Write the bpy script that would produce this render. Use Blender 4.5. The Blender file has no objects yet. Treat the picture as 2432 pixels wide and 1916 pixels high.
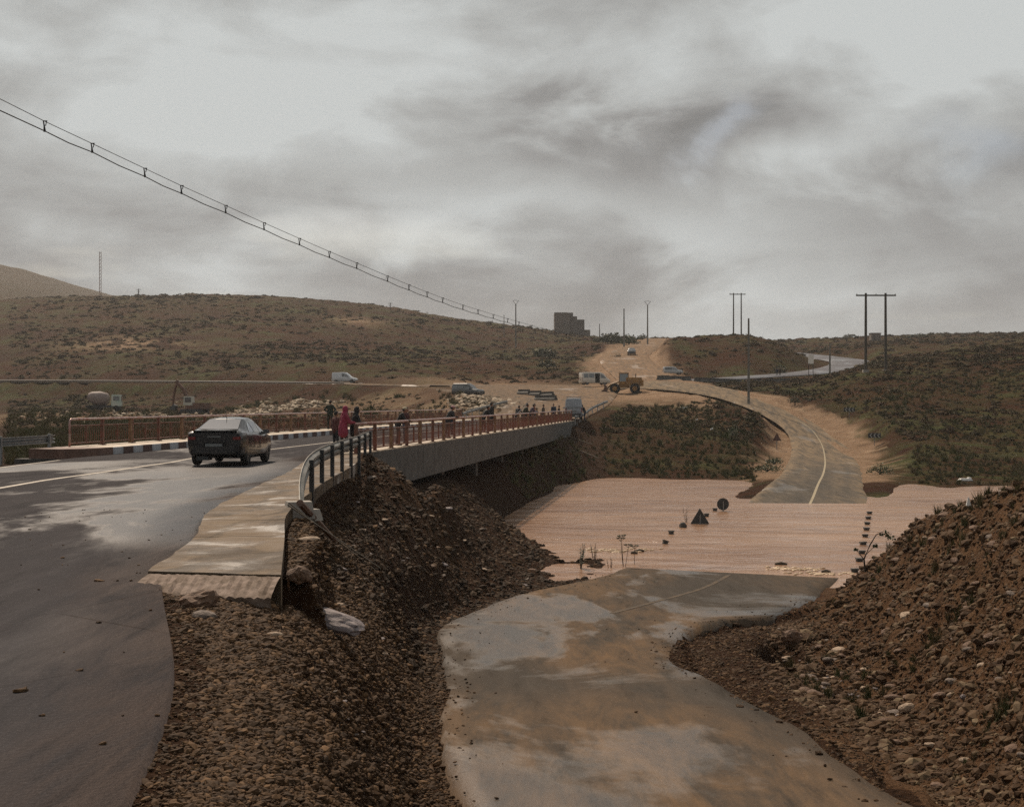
import bpy, bmesh, math, random
import numpy as np
from mathutils import Vector, Matrix
random.seed(7)
rng = np.random.default_rng(7)
scene = bpy.context.scene
COL = scene.collection
R = math.radians
# ------------------------------------------------------------------ camera, sky, sun, exposure
CZ = 6.6                      # eye height above the flood water
F = 3400.0                    # focal length in reference pixels (frame 2432 x 1916)
cam = bpy.data.cameras.new('camera'); cam_o = bpy.data.objects.new('camera', cam); COL.objects.link(cam_o)
cam_o.location = (0, 0, CZ); cam_o.rotation_euler = (R(90), 0, 0)
cam.sensor_width = 36; cam.lens = F / 2432 * 36; cam.clip_start = .1; cam.clip_end = 9000
scene.camera = cam_o
SUN_AZ, SUN_EL = -24, 47      # degrees left of the view, degrees up
sd = Vector((math.sin(R(SUN_AZ)) * math.cos(R(SUN_EL)), math.cos(R(SUN_AZ)) * math.cos(R(SUN_EL)), math.sin(R(SUN_EL))))
sl = bpy.data.lights.new('sun', 'SUN'); sl.energy = 4.0; sl.angle = R(1.5); sl.color = (1, .82, .64)
so = bpy.data.objects.new('sun', sl); COL.objects.link(so); so.rotation_euler = (-sd).to_track_quat('-Z', 'Y').to_euler()
scene.view_settings.view_transform = 'Standard'; scene.view_settings.look = 'None'
scene.view_settings.gamma = 1; scene.view_settings.use_curve_mapping = False
scene.view_settings.exposure = 0.0
scene.cycles.use_denoising = False
scene.cycles.sample_clamp_direct = 8; scene.cycles.sample_clamp_indirect = 3; scene.cycles.volume_bounces = 0; scene.cycles.max_bounces = 6; scene.cycles.diffuse_bounces = 2
scene.cycles.volume_max_steps = 32

class NT:
    def __init__(s, tree): s.t = tree; s.n = tree.nodes; s.l = tree.links
    def add(s, typ, **kw):
        n = s.n.new(typ)
        for k, v in kw.items():
            if hasattr(n, k): setattr(n, k, v)
            else: n.inputs[k.replace('_', ' ')].default_value = v
        return n
    def link(s, a, b): s.l.new(a, b)
    def noise(s, vec, scale, detail=4, rough=.55, dist=0, typ=None):
        n = s.n.new('ShaderNodeTexNoise')
        n.inputs['Scale'].default_value = scale; n.inputs['Detail'].default_value = detail
        n.inputs['Roughness'].default_value = rough; n.inputs['Distortion'].default_value = dist
        s.link(vec, n.inputs['Vector']); return n.outputs['Fac']
    def ramp(s, fac, stops):
        n = s.n.new('ShaderNodeValToRGB'); e = n.color_ramp.elements
        while len(e) < len(stops): e.new(.5)
        for i, (p, c) in enumerate(stops):
            e[i].position = p; e[i].color = (*c, 1) if len(c) == 3 else c
        s.link(fac, n.inputs['Fac']); return n.outputs['Color']
    def rng(s, v, a, b, c=0, d=1):
        n = s.n.new('ShaderNodeMapRange'); n.inputs[1].default_value = a; n.inputs[2].default_value = b
        n.inputs[3].default_value = c; n.inputs[4].default_value = d; s.link(v, n.inputs[0]); return n.outputs[0]
    def math(s, op, a, b=None, clamp=False):
        n = s.n.new('ShaderNodeMath'); n.operation = op; n.use_clamp = clamp
        for i, v in enumerate((a, b)):
            if v is None: continue
            if isinstance(v, (int, float)): n.inputs[i].default_value = v
            else: s.link(v, n.inputs[i])
        return n.outputs[0]
    def mix(s, f, a, b, mode='MIX'):
        n = s.n.new('ShaderNodeMix'); n.data_type = 'RGBA'; n.blend_type = mode
        for i, v in ((0, f), (6, a), (7, b)):
            if isinstance(v, (int, float)): n.inputs[i].default_value = v
            elif isinstance(v, tuple): n.inputs[i].default_value = (*v, 1) if len(v) == 3 else v
            else: s.link(v, n.inputs[i])
        return n.outputs[2]
    def mapping(s, vec, scale, rot=(0, 0, 0), loc=(0, 0, 0)):
        n = s.n.new('ShaderNodeMapping'); n.inputs['Scale'].default_value = scale
        n.inputs['Rotation'].default_value = rot; n.inputs['Location'].default_value = loc
        s.link(vec, n.inputs['Vector']); return n.outputs[0]
    def attr(s, name):
        n = s.n.new('ShaderNodeAttribute'); n.attribute_name = name; return n.outputs['Fac']
    def bump(s, h, strength, dist):
        n = s.n.new('ShaderNodeBump'); n.inputs['Strength'].default_value = strength
        n.inputs['Distance'].default_value = dist; s.link(h, n.inputs['Height']); return n.outputs[0]

world = bpy.data.worlds.new('World'); scene.world = world; world.use_nodes = True
w = NT(world.node_tree); w.n.clear()
out = w.add('ShaderNodeOutputWorld'); bg = w.add('ShaderNodeBackground'); w.link(bg.outputs[0], out.inputs[0])
sky = w.add('ShaderNodeTexSky'); sky.sky_type = 'NISHITA'; sky.sun_disc = False
sky.sun_elevation = R(SUN_EL); sky.sun_rotation = R(SUN_AZ); sky.dust_density = 3
tc = w.add('ShaderNodeTexCoord'); g = tc.outputs['Generated']
sx = w.add('ShaderNodeSeparateXYZ'); w.link(g, sx.inputs[0])
zz = w.math('ADD', w.math('MAXIMUM', sx.outputs[2], 0.0), .10)
cx = w.math('DIVIDE', sx.outputs[0], zz); cy = w.math('DIVIDE', sx.outputs[1], zz)
cv = w.add('ShaderNodeCombineXYZ'); w.link(cx, cv.inputs[0]); w.link(cy, cv.inputs[1])
C = cv.outputs[0]
n1 = w.noise(w.mapping(C, (.34, .30, 1), loc=(3.1, 1.35, 0)), 1.0, 7, .52, .5)
n2 = w.noise(w.mapping(g, (3.0, 3.0, 7.0), loc=(.62, .4, .13)), 1.0, 6, .52, .6)
n3 = w.noise(w.mapping(g, (7.5, 7.5, 15.0), loc=(.1, .7, .3)), 1.0, 6, .55, .4)
dens = w.math('ADD', w.math('ADD', w.math('MULTIPLY', n1, .34), w.math('MULTIPLY', n2, .46)), w.math('MULTIPLY', n3, .36))
wav = w.math('MULTIPLY', w.math('SINE', w.math('ADD', w.math('MULTIPLY', w.math('ADD', sx.outputs[2], w.math('MULTIPLY', sx.outputs[0], -.10)), 46.0), w.math('MULTIPLY', n1, 5.0))), .045)
dens = w.math('ADD', dens, w.math('MULTIPLY', wav, .5))
yy = w.math('MAXIMUM', sx.outputs[1], .05)
cu = w.math('ADD', w.math('DIVIDE', sx.outputs[0], yy), w.math('MULTIPLY', w.math('SUBTRACT', n2, .5), .42))
cw = w.math('ADD', w.math('DIVIDE', sx.outputs[2], yy), w.math('MULTIPLY', w.math('SUBTRACT', n3, .5), .16))
def mass(px, py, rx, ry):          # one cloud mass of the front sky, its edge broken up by the noise
    p = w.math('DIVIDE', w.math('SUBTRACT', cu, (px - 1216) / F), rx / F); q = w.math('DIVIDE', w.math('SUBTRACT', cw, (958 - py) / F), ry / F)
    r2 = w.math('ADD', w.math('MULTIPLY', p, p), w.math('MULTIPLY', q, q)); return w.math('MULTIPLY', w.math('EXPONENT', w.math('MULTIPLY', r2, -1.0)), w.math('GREATER_THAN', sx.outputs[1], .0))
for px_, py_, rx_, ry_, am in ((1420, 350, 420, 105, -.085), (2150, 490, 380, 85, -.075), (1250, 545, 620, 80, .055), (1700, 610, 500, 60, .035), (830, 260, 190, 90, .06), (1960, 345, 220, 75, .05), (480, 600, 340, 110, -.035), (1000, 640, 300, 50, -.02), (1560, 230, 120, 40, .04), (-200, 250, 300, 120, -.04), (2500, 150, 300, 120, .03)):
    dens = w.math('ADD', dens, w.math('MULTIPLY', mass(px_, py_, rx_, ry_), am))
cloud = w.ramp(dens, [(.45, (2.0, 2.0, 1.97)), (.53, (2.9, 2.9, 2.85)), (.60, (4.1, 4.2, 4.12)), (.68, (5.6, 5.85, 5.8))])
gap = w.rng(w.noise(w.mapping(C, (.5, .5, 1), loc=(7.4, 2.1, 0)), 1.0, 4, .5), .55, .66, 0, .55)
hz = w.rng(sx.outputs[2], 0.0, .085, 1, 0)
gap = w.math('MAXIMUM', gap, w.math('MULTIPLY', w.math('ADD', mass(1590, 310, 55, 60), mass(2330, 400, 90, 80)), .35))
cl2 = w.mix(w.math('MULTIPLY', hz, .5), cloud, (3.45, 3.3, 3.05))
allc = w.mix(gap, cl2, sky.outputs[0])
w.link(allc, bg.inputs[0]); bg.inputs[1].default_value = .10

# ------------------------------------------------------------------ helpers
def tag(o, label=None, cat=None, group=None, kind=None):
    if label: o['label'] = label
    if cat: o['category'] = cat
    if group: o['group'] = group
    if kind: o['kind'] = kind
    return o
def P(px, py, Y):             # a point seen at reference pixel (px, py), Y metres ahead
    return ((px - 1216) / F * Y, Y, CZ - (py - 958) / F * Y)
def mesh_obj(name, verts, faces, mat=None, parent=None, smooth=False, mats=None, midx=None):
    me = bpy.data.meshes.new(name)
    v = np.asarray(verts, dtype=np.float32).reshape(-1, 3)
    if isinstance(faces, np.ndarray):
        k = faces.shape[1]; nf = len(faces)
        me.vertices.add(len(v)); me.vertices.foreach_set('co', v.ravel())
        me.loops.add(nf * k); me.loops.foreach_set('vertex_index', faces.ravel().astype(np.int32))
        me.polygons.add(nf); me.polygons.foreach_set('loop_start', np.arange(0, nf * k, k, dtype=np.int32))
        me.update(calc_edges=True)
    else:
        me.from_pydata([tuple(x) for x in v], [], faces)
    for m in (mats or ([mat] if mat else [])): me.materials.append(m)
    if midx is not None: me.polygons.foreach_set('material_index', np.asarray(midx, dtype=np.int32))
    if smooth: me.polygons.foreach_set('use_smooth', np.ones(len(me.polygons), dtype=bool))
    me.update()
    o = bpy.data.objects.new(name, me); COL.objects.link(o)
    if parent: o.parent = parent
    return o
def empty(name, loc=(0, 0, 0), rz=0.0, label=None, cat=None, group=None, kind=None):
    o = bpy.data.objects.new(name, None); COL.objects.link(o); o.location = loc; o.rotation_euler = (0, 0, rz)
    o.empty_display_size = .1
    return tag(o, label, cat, group, kind)
class MB:                     # collects boxes, tubes, balls and quads, then links ONE mesh object
    def __init__(s): s.v = []; s.f = []
    def raw(s, vs, fs):
        b = len(s.v); s.v += [tuple(p) for p in vs]; s.f += [tuple(i + b for i in f) for f in fs]; return s
    def box(s, c, d, rz=0, taper=1.0, rx=0, ry=0):
        x, y, z = d[0] / 2, d[1] / 2, d[2] / 2
        vs = [(-x, -y, -z), (x, -y, -z), (x, y, -z), (-x, y, -z), (-x * taper, -y * taper, z), (x * taper, -y * taper, z), (x * taper, y * taper, z), (-x * taper, y * taper, z)]
        M = Matrix.Translation(Vector(c)) @ Matrix.Rotation(rz, 4, 'Z') @ Matrix.Rotation(rx, 4, 'X') @ Matrix.Rotation(ry, 4, 'Y')
        return s.raw([M @ Vector(p) for p in vs], [(0, 3, 2, 1), (4, 5, 6, 7), (0, 1, 5, 4), (1, 2, 6, 5), (2, 3, 7, 6), (3, 0, 4, 7)])
    def tube(s, pts, r, n=8, cap=True):
        pts = [Vector(p) for p in pts]; rs = r if isinstance(r, (list, tuple)) else [r] * len(pts)
        vs = []; 
        for i, p in enumerate(pts):
            d = (pts[min(i + 1, len(pts) - 1)] - pts[max(i - 1, 0)]).normalized()
            a = Vector((0, 0, 1)) if abs(d.z) < .9 else Vector((1, 0, 0))
            u = d.cross(a).normalized(); q = d.cross(u)
            vs += [p + (u * math.cos(t * 2 * math.pi / n) + q * math.sin(t * 2 * math.pi / n)) * rs[i] for t in range(n)]
        fs = [(i * n + k, i * n + (k + 1) % n, (i + 1) * n + (k + 1) % n, (i + 1) * n + k) for i in range(len(pts) - 1) for k in range(n)]
        if cap: fs += [tuple(range(n - 1, -1, -1)), tuple((len(pts) - 1) * n + k for k in range(n))]
        return s.raw(vs, fs)
    def ball(s, c, r, nu=10, nv=7, M=None):
        rx, ry, rz = (r, r, r) if isinstance(r, (int, float)) else r
        vs = [(0, 0, -rz)]
        for j in range(1, nv):
            t = -math.pi / 2 + math.pi * j / nv
            vs += [(rx * math.cos(t) * math.cos(2 * math.pi * i / nu), ry * math.cos(t) * math.sin(2 * math.pi * i / nu), rz * math.sin(t)) for i in range(nu)]
        vs.append((0, 0, rz)); fs = [(0, 1 + (i + 1) % nu, 1 + i) for i in range(nu)]
        for j in range(nv - 2):
            fs += [(1 + j * nu + i, 1 + j * nu + (i + 1) % nu, 1 + (j + 1) * nu + (i + 1) % nu, 1 + (j + 1) * nu + i) for i in range(nu)]
        e = len(vs) - 1; fs += [(e, 1 + (nv - 2) * nu + i, 1 + (nv - 2) * nu + (i + 1) % nu) for i in range(nu)]
        M = M or Matrix.Identity(3)
        return s.raw([Vector(c) + M @ Vector(p) for p in vs], fs)
    def quad(s, pts, th=.012, n=None):     # thin slab on four points, raised along its normal
        p = [Vector(q) for q in pts]; nn = n or (p[1] - p[0]).cross(p[2] - p[0]).normalized()
        k = len(p); vs = p + [q + nn * th for q in p]
        return s.raw(vs, [tuple(range(k - 1, -1, -1)), tuple(range(k, 2 * k))] + [(i, (i + 1) % k, k + (i + 1) % k, k + i) for i in range(k)])
    def build(s, name, mat, parent=None, smooth=False):
        return mesh_obj(name, s.v, s.f, mat, parent, smooth)
def copy_tree(o, parent=None):
    c = o.copy(); COL.objects.link(c); c.parent = parent
    for ch in o.children: copy_tree(ch, c)
    return c
def simple(name, col, rough=.6, var=.25, scale=6, metal=0, bump=0, col2=None, spec=None, coat=0):
    m = bpy.data.materials.new(name); m.use_nodes = True; t = NT(m.node_tree)
    b = t.n['Principled BSDF']; tc = t.add('ShaderNodeTexCoord').outputs['Object']
    n = t.noise(tc, scale, 5, .6)
    c2 = col2 or tuple(c * (1 - var) for c in col)
    t.link(t.mix(t.rng(n, .35, .65), col, c2), b.inputs['Base Color'])
    b.inputs['Roughness'].default_value = rough; b.inputs['Metallic'].default_value = metal
    if spec is not None: b.inputs['Specular IOR Level'].default_value = spec
    if coat: b.inputs['Coat Weight'].default_value = coat
    if bump: t.link(t.bump(n, .6, bump), b.inputs['Normal'])
    return m
# gradient-free value noise for terrain relief
def vnoise(x, y, seed=0):
    xi = np.floor(x).astype(np.int64); yi = np.floor(y).astype(np.int64); fx = x - xi; fy = y - yi
    def h(a, b):
        n = (a * 374761393 + b * 668265263 + seed * 974634777) & 0xffffffff
        n = ((n ^ (n >> 13)) * 1274126177) & 0xffffffff
        return ((n ^ (n >> 16)) & 0xffff) / 65535.0
    u = fx * fx * (3 - 2 * fx); v = fy * fy * (3 - 2 * fy)
    return (h(xi, yi) * (1 - u) + h(xi + 1, yi) * u) * (1 - v) + (h(xi, yi + 1) * (1 - u) + h(xi + 1, yi + 1) * u) * v
def fbm(x, y, octs=4, seed=0, rough=.5):
    s = 0; a = 1; t = 0
    for i in range(octs):
        ca, sa = math.cos(i * 1.1 + .5), math.sin(i * 1.1 + .5)
        s = s + a * (vnoise((x * ca - y * sa) * 2 ** i, (x * sa + y * ca) * 2 ** i, seed + i) * 2 - 1); t += a; a *= rough
    return s / t
def sstep(a, b, x):
    t = np.clip((x - a) / (b - a), 0, 1); return t * t * (3 - 2 * t)
def catmull(pts, step=1.0):
    p = np.array(pts, float); out = []
    for i in range(len(p) - 1):
        a = p[max(i - 1, 0)]; b = p[i]; c = p[i + 1]; d = p[min(i + 2, len(p) - 1)]
        n = max(2, int(np.linalg.norm((c - b)[:2]) / step))
        # centripetal-like tangents limited by the segment length
        m1 = (c - a) / max(np.linalg.norm((c - a)[:2]), 1e-6) * np.linalg.norm((c - b)[:2]) if i > 0 else c - b
        m2 = (d - b) / max(np.linalg.norm((d - b)[:2]), 1e-6) * np.linalg.norm((c - b)[:2]) if i + 2 < len(p) else c - b
        for k in range(n):
            t = k / n; out.append((2*t**3-3*t*t+1)*b + (t**3-2*t*t+t)*m1 + (-2*t**3+3*t*t)*c + (t**3-t*t)*m2)
    out.append(p[-1]); return np.array(out)

# ------------------------------------------------------------------ where things run (metres)
DK = 4.68                                      # road level on the bridge
BX, BY, BS = -5.4, 50.8, .122                  # right edge of the deck: x = BX + BS*(y-BY)
BEND = 148.0
def bridge_pt(off, y): return (BX + BS * (y - BY) - off * 1.0074, y)
R1 = [  # upper road: left x,y,z  right x,y,z
 (-10.4, -14, DK, -.7, -14, DK + .02), (-11.3, 0, DK, -1.3, 0, DK), (-11.9, 8.8, DK, -2.15, 8.8, DK), (-13.0, 16.2, DK, -3.95, 16.2, DK),
 (-13.8, 19.6, DK, -4.3, 19.3, DK), (-14.8, 25.8, DK, -5.27, 25.8, DK), (-15.2, 31.2, DK, -5.6, 31.2, DK), (-15.4, 38.6, DK, -5.95, 38.6, DK),
 (-15.5, 46, DK, -6.6, 46, DK), (-15.4, 50.8, DK, -6.9, 50.8, DK), (-14.2, 61, DK, -5.66, 61, DK), (-11.7, 81, DK, -3.22, 81, DK),
 (-8.1, 111, DK, .44, 111, DK), (-4.5, 140, DK, 3.98, 140, DK), (-3.5, 148, DK, 5.0, 148, DK)]
def PZ(px, py, Y): return P(px, py, Y)
R1b = [(-3.5, 148.1, DK - .005, 5.2, 148.1, DK - .005), (-3.6, 154, 4.85, 7.0, 154, 4.85), (*PZ(1196, 972, 167), *PZ(1400, 976, 164)), (*PZ(1160, 950, 182), *PZ(1435, 956, 180)),
 (*PZ(1085, 930, 200), *PZ(1452, 938, 200)), (*PZ(1010, 920, 214), *PZ(1460, 928, 216)), (*PZ(1000, 915, 226), *PZ(1462, 921, 229)), (*PZ(1010, 912, 236), *PZ(1465, 915, 240))]
R1c = [tuple(np.r_[np.array(P(px, py, Y)) + np.array([-a, -b, 0]) * 3.6, np.array(P(px, py, Y)) + np.array([a, b, 0]) * 3.6]) for px, py, Y, a, b in
       [(1045, 915.6, 215, .35, .93), (985, 914, 221, .35, .93), (900, 912.0, 231, .3, .95), (818, 910, 243, .3, .95), (700, 908.5, 256, .3, .95), (500, 906.5, 273, .3, .95), (300, 905.2, 290, .3, .95), (60, 904, 308, .3, .95), (-300, 903, 330, .3, .95)]]
R2 = [  # lower road through the ford
 (1.8, 7, 3.2, 6, 6, 3.2), (-.3, 13, 2.85, 4, 12.3, 2.85), (-.88, 19.2, 2.4, 3.6, 18.8, 2.4), (*P(1071, 1627, 24.1), *P(1690, 1620, 24.3)), (*P(1058, 1537, 30.3), *P(1590, 1562, 28.8)),
 (*P(1044, 1490, 35.2), *P(1612, 1507, 33.8)), (*P(1111, 1459, 39.4), *P(1700, 1477, 37.8)), (*P(1231, 1414, 45.5), *P(1830, 1460, 40.6)), (*P(1424, 1370, 52.8), *P(1930, 1423, 46.4)), (4.6, 57.6, .0, 12.3, 54.2, .0),
 (8.2, 69, -.35, 15.8, 66.6, -.35), (12, 82, -.35, 19.6, 80.2, -.35), (15.6, 94.5, -.02, 23.2, 93.6, -.02), (*P(1836, 1146, 108), *P(2040, 1158, 108)),
 (*P(1867, 1120, 126), *P(2038, 1122, 127)), (*P(1885, 1085, 146), *P(2028, 1088, 149)), (*P(1886, 1048, 162), *P(2005, 1046, 168)),
 (*P(1864, 1012, 173), *P(1962, 1006, 182)), (*P(1808, 977, 182), *P(1882, 967, 193)), (*P(1757, 957, 187), *P(1808, 944, 200)),
 (*P(1698, 939, 195), *P(1734, 923, 211)), (*P(1610, 925, 206), *P(1645, 910, 224)), (*P(1520, 919, 216), *P(1550, 905, 232)), (*P(1440, 920, 222), *P(1470, 909, 240))]
def mid_road(lst, hw, nx=None):
    o = []
    for i, (px, py, Y) in enumerate(lst):
        a = np.array(P(*lst[max(i - 1, 0)])); b = np.array(P(*lst[min(i + 1, len(lst) - 1)])); d = b - a; d[2] = 0; d /= np.linalg.norm(d)
        n = np.array([d[1], -d[0], 0]); c = np.array(P(px, py, Y)); o.append((*(c - n * hw), *(c + n * hw)))
    return o
R4 = mid_road([(1500, 905, 262), (1600, 903, 268), (1700, 899, 276), (1800, 893, 284), (1890, 887, 294), (1965, 879, 308), (2012, 868, 332), (2018, 857, 362), (1975, 850, 392), (1915, 843, 418), (1850, 836, 445), (1780, 830, 470)], 4.6)
R5 = mid_road([(1570, 913, 236), (1548, 903, 250), (1522, 885, 272), (1494, 864, 300), (1484, 845, 335), (1512, 828, 385), (1548, 815, 430), (1566, 806, 470), (1570, 803.5, 500)], 5.2)
ROADS = {}
for nm, r, st in (('R1', R1, .7), ('R1b', R1b, 1.5), ('R1c', R1c, 3), ('R2', R2, .7), ('R4', R4, 2.5), ('R5', R5, 3)):
    ROADS[nm] = catmull([list(q[:3]) + list(q[3:]) for q in r], st)
# ------------------------------------------------------------------ terrain: relief from surveyed points, smooth in direction and log distance
def W(X, Y, z): return (X / Y * F + 1216, 958 + (CZ - z) / Y * F, Y)
CP = [
 # verge under the camera and the gravel fan between the two roads
 W(0, 4, 4.5), W(-1.5, 6, 4.5), W(3, 5, 4.2), W(1.5, 9, 3.4), W(6, 9, 3.4), W(-1, 9, 4.0), W(0, 12, 3.1), W(5.5, 13, 2.9), W(-3, 9, 4.6), W(-6, 12, 4.6), W(-8, 30, 4.6), W(-12, 45, 4.6), W(-9, 52, 4.2),
 (430, 1560, 12.9), (470, 1470, 14.9), (560, 1430, 16.2), (650, 1420, 17.0), (1750, 1700, 19.4), (1900, 1700, 19.2), (1700, 1560, 28.8), (1800, 1530, 32), (1750, 1620, 24.4),
 *[W(xe + (xl - xe) * q, y, ze + (zl - ze) * (q ** 1.15)) for y, xe, ze, xl, zl in ((10, -1.9, 4.5, .2, 3.0), (13, -2.3, 4.45, -.3, 2.85), (16, -2.6, 4.35, -.6, 2.65), (19.2, -3.0, 4.3, -.88, 2.4), (22, -3.56, 4.3, -1.0, 2.1), (25, -3.85, 4.25, -1.1, 1.8), (29, -4.05, 4.2, -1.4, 1.5), (33, -4.3, 4.2, -1.7, 1.2), (37, -4.45, 4.15, -1.9, .95), (41, -4.6, 4.1, -1.2, .7)) for q in (0, .3, .6, 1.0)],
 (850, 1120, 44), (880, 1092, 54), (1060, 1300, 47.5), (1130, 1300, 52.5), (1200, 1325, 56.4), (1300, 1372, 53.3), (1390, 1368, 54.5), (1330, 1352, 58),
 (1200, 1400, 47.5), (960, 1143, 47), (1030, 1142, 51), (1000, 1200, 51.5), (1100, 1200, 63), (1090, 1160, 66),
 W(-.6, 82, .1), W(.9, 68.5, .05), W(2.0, 60, .05), W(3.4, 56.6, .1),
 # under the bridge and beyond it to the left
 W(-4, 60, 3.0), W(-8, 56, 3.5), W(-6, 70, 3.0), W(-3.3, 80, 2.6), W(-2.2, 90, 2.6), W(-.9, 100, 2.8), W(-8, 85, 3.2), W(1, 112, 2.6), W(4.6, 130, 3.4), W(-18, 54, 4.2), W(-20, 62, 3.9), W(-16, 75, 3.6), W(-12, 90, 3.5), W(-8, 110, 3.7), W(-3, 130, 3.9), W(-8, 140, 4.1),
 W(-40, 60, 3.9), W(-35, 90, 3.8), W(-22, 110, 3.9), W(-60, 120, 4.0), W(-20, 150, 4.2), W(-40, 160, 4.4), W(-90, 170, 4.7), W(-30, 190, 5.0), W(-60, 210, 5.2), W(-12, 172, 4.9), W(-45, 230, 5.6), W(-85, 250, 5.6), W(-22, 200, 5.8), W(-110, 260, 5.7), W(-90, 60, 4.4), W(-60, 30, 4.5), W(-25, 25, 4.5), W(-30, 8, 4.5), W(-20, 45, 4.3),
 # toes of the embankment of the left road
 (900, 945, 213), (700, 948, 232), (500, 950, 252), (300, 950, 268), (100, 950, 285), (-200, 950, 300), (1030, 938, 197),(1110, 940, 183),(1180,962,172),
 # flood basin (below the water)
 W(8, 70, -1.2), W(4, 80, -1.3), W(8, 95, -1.3), W(12, 112, -1.0), W(5, 108, -.8), W(26, 80, -1.2), W(34, 95, -1.2), W(30, 108, -1.0), W(20, 60, -1.0), W(24, 52, -1.0), W(18, 50, -.9), W(44, 110, -.9), W(40, 75, -1.0), W(60, 90, -.6),
 # far shore, left of the far road
 W(1.2, 97, .1), W(3.6, 115, .1), W(6.6, 124, .1), W(13, 126, .05), W(20, 124, .05), W(16.5, 101, .1), W(22.5, 118, .2),
 (1450, 1080, 137), (1600, 1080, 138), (1750, 1080, 138), (1830, 1100, 133), (1400, 1040, 146), (1550, 1020, 152), (1700, 1040, 150), (1500, 980, 172), (1400, 983, 158), (1480, 962, 180), (1590, 943, 196), (1690, 957, 184), (1790, 984, 174), (1600, 985, 170), (1720, 1000, 166), (1840, 1030, 160), (1845, 1074, 148), (1300, 1040, 136), (1340, 1080, 124), (1390, 1010, 150),
 # spoil and pad behind
 (1400, 973, 170), (1480, 948, 200), (1550, 935, 207), (1500, 918, 222), (1400, 912, 242), (1300, 912, 246), (1150, 912, 250), (1600, 908, 240),
 # far shore, right of the far road
 W(24.6, 97, .03), W(27.4, 97, -.5), W(28.5, 108, .1), W(31.5, 108, -.4), W(33, 100, -.8), W(34, 117, .1), W(42, 119, .1), W(60, 122, .3), (2120, 1130, 123), (2337, 1120, 126), (2100, 1080, 140), (2250, 1080, 140), (2400, 1080, 142), (2080, 1030, 160), (2200, 1000, 168), (2400, 1000, 170), (2020, 985, 180), (1950, 960, 192), (1850, 935, 205), (2100, 940, 190), (2300, 930, 196), (1900, 930, 215), (1990, 893, 222), (2055, 884, 219), (2103, 877, 221), (2200, 862, 228), (2337, 842, 240), (2450, 826, 250), (2300, 890, 212), (2150, 900, 207),
 (1700, 925, 222), (1800, 922, 228), (1880, 915, 236), (1960, 900, 250), (1650, 910, 245), (1780, 904, 262), (1900, 899, 270),
 # right mound beside the lower road
 (1850, 1560, 30.5), (1900, 1600, 27.5), (2000, 1650, 24), (2100, 1716, 20.3), (2250, 1880, 15.8), (1840, 1500, 37), (1900, 1480, 39), (1950, 1440, 42.5), (2000, 1410, 46), (2010, 1400, 50), 
 (2040, 1378, 44.5), (2130, 1271, 39.5), (2180, 1235, 37.5), (2250, 1216, 34.8), (2337, 1192, 31.5), (2450, 1160, 28), (2100, 1350, 38), (2000, 1500, 34.5), (2100, 1500, 29.5), (2200, 1450, 27.3), (2200, 1330, 31.5), (2337, 1330, 26.2), (2337, 1500, 21.5), (2200, 1600, 23.2), (2337, 1680, 17.8), (2450, 1500, 19), (2450, 1800, 14.2), (2300, 1860, 15.8), (2600, 1200, 22), (2600, 1600, 14), (2050, 1570, 28.5),
 W(13, 45, .2), W(15, 40, .6), W(18, 44, -.3), W(17, 36, 1.2), W(22, 44, -.4), W(30, 50, -.6), W(26, 36, .6), W(40, 40, .8), W(30, 24, 5),
 # ground outside the frame to the right
 W(70, 140, 3), W(90, 200, 12), W(60, 30, 4),
 # left hill
 (900, 890, 262), (700, 890, 275), (500, 890, 290), (300, 888, 305), (107, 888, 320), (-200, 885, 345), (1050, 895, 255), (1200, 895, 262), (1350, 890, 272),
 (107, 850, 350), (300, 840, 350), (500, 850, 335), (700, 850, 330), (900, 855, 325), (1100, 860, 320), (1300, 862, 325), (1400, 850, 345), (1440, 838, 360),
 (107, 780, 450), (300, 770, 450), (500, 770, 440), (700, 780, 430), (900, 800, 420), (1100, 820, 420), (1300, 830, 440),
 (107, 712, 600), (200, 708, 600), (336, 706, 600), (440, 703, 600), (538, 704, 600), (640, 706, 600), (785, 718, 600), (900, 730, 600), (1010, 746, 600), (1122, 763, 600), (1200, 773, 600), (1268, 784, 600), (1340, 793, 600), (1402, 800, 600), (1450, 803, 600), (-200, 720, 600), (-600, 730, 600),
 (107, 722, 800), (336, 718, 800), (538, 716, 800), (785, 730, 800), (1010, 760, 800), (1268, 796, 800), (1402, 808, 800), (-300, 730, 800),
 # saddle where the track climbs, mid mound, plateau to the right
 (1440, 812, 470), (1500, 808, 520), (1600, 806, 520), (1600, 812, 800), (1490, 812, 700),
 (1590, 880, 292), (1575, 850, 310), (1580, 822, 325), (1610, 806, 340), (1700, 804, 345), (1800, 806, 342), (1835, 820, 330), (1858, 850, 315), (1862, 878, 305), (1700, 850, 312), (1780, 850, 310), (1700, 885, 295), (1800, 882, 298), (1700, 812, 400), (1800, 818, 400),
 (1620, 850, 310), (1900, 852, 380), (1870, 845, 430), (1940, 862, 345),
 (1850, 814, 560), (1920, 811, 560), (2000, 806, 560), (2100, 801, 560), (2200, 799, 560), (2337, 796, 560), (2500, 792, 560), (2700, 790, 560), (1850, 818, 800), (2100, 808, 800), (2337, 802, 800), (1700, 812, 800),
 (2050, 835, 400), (2150, 828, 400), (2337, 815, 400), (2060, 862, 300), (2200, 848, 300), (2337, 832, 300), (2500, 815, 300),
 # plateau and the faint far hill on the left
 (107, 705, 1150), (200, 735, 1150), (107, 668, 1500), (235, 708, 1500), (0, 640, 1500), (-200, 620, 1500), (320, 722, 1500), (600, 745, 1500), (1000, 800, 1500), (1400, 830, 1500), (2000, 830, 1500), (2400, 825, 1500), (600, 735, 1100), (1000, 785, 1100), (1500, 822, 1100), (2200, 820, 1100),
]
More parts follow.
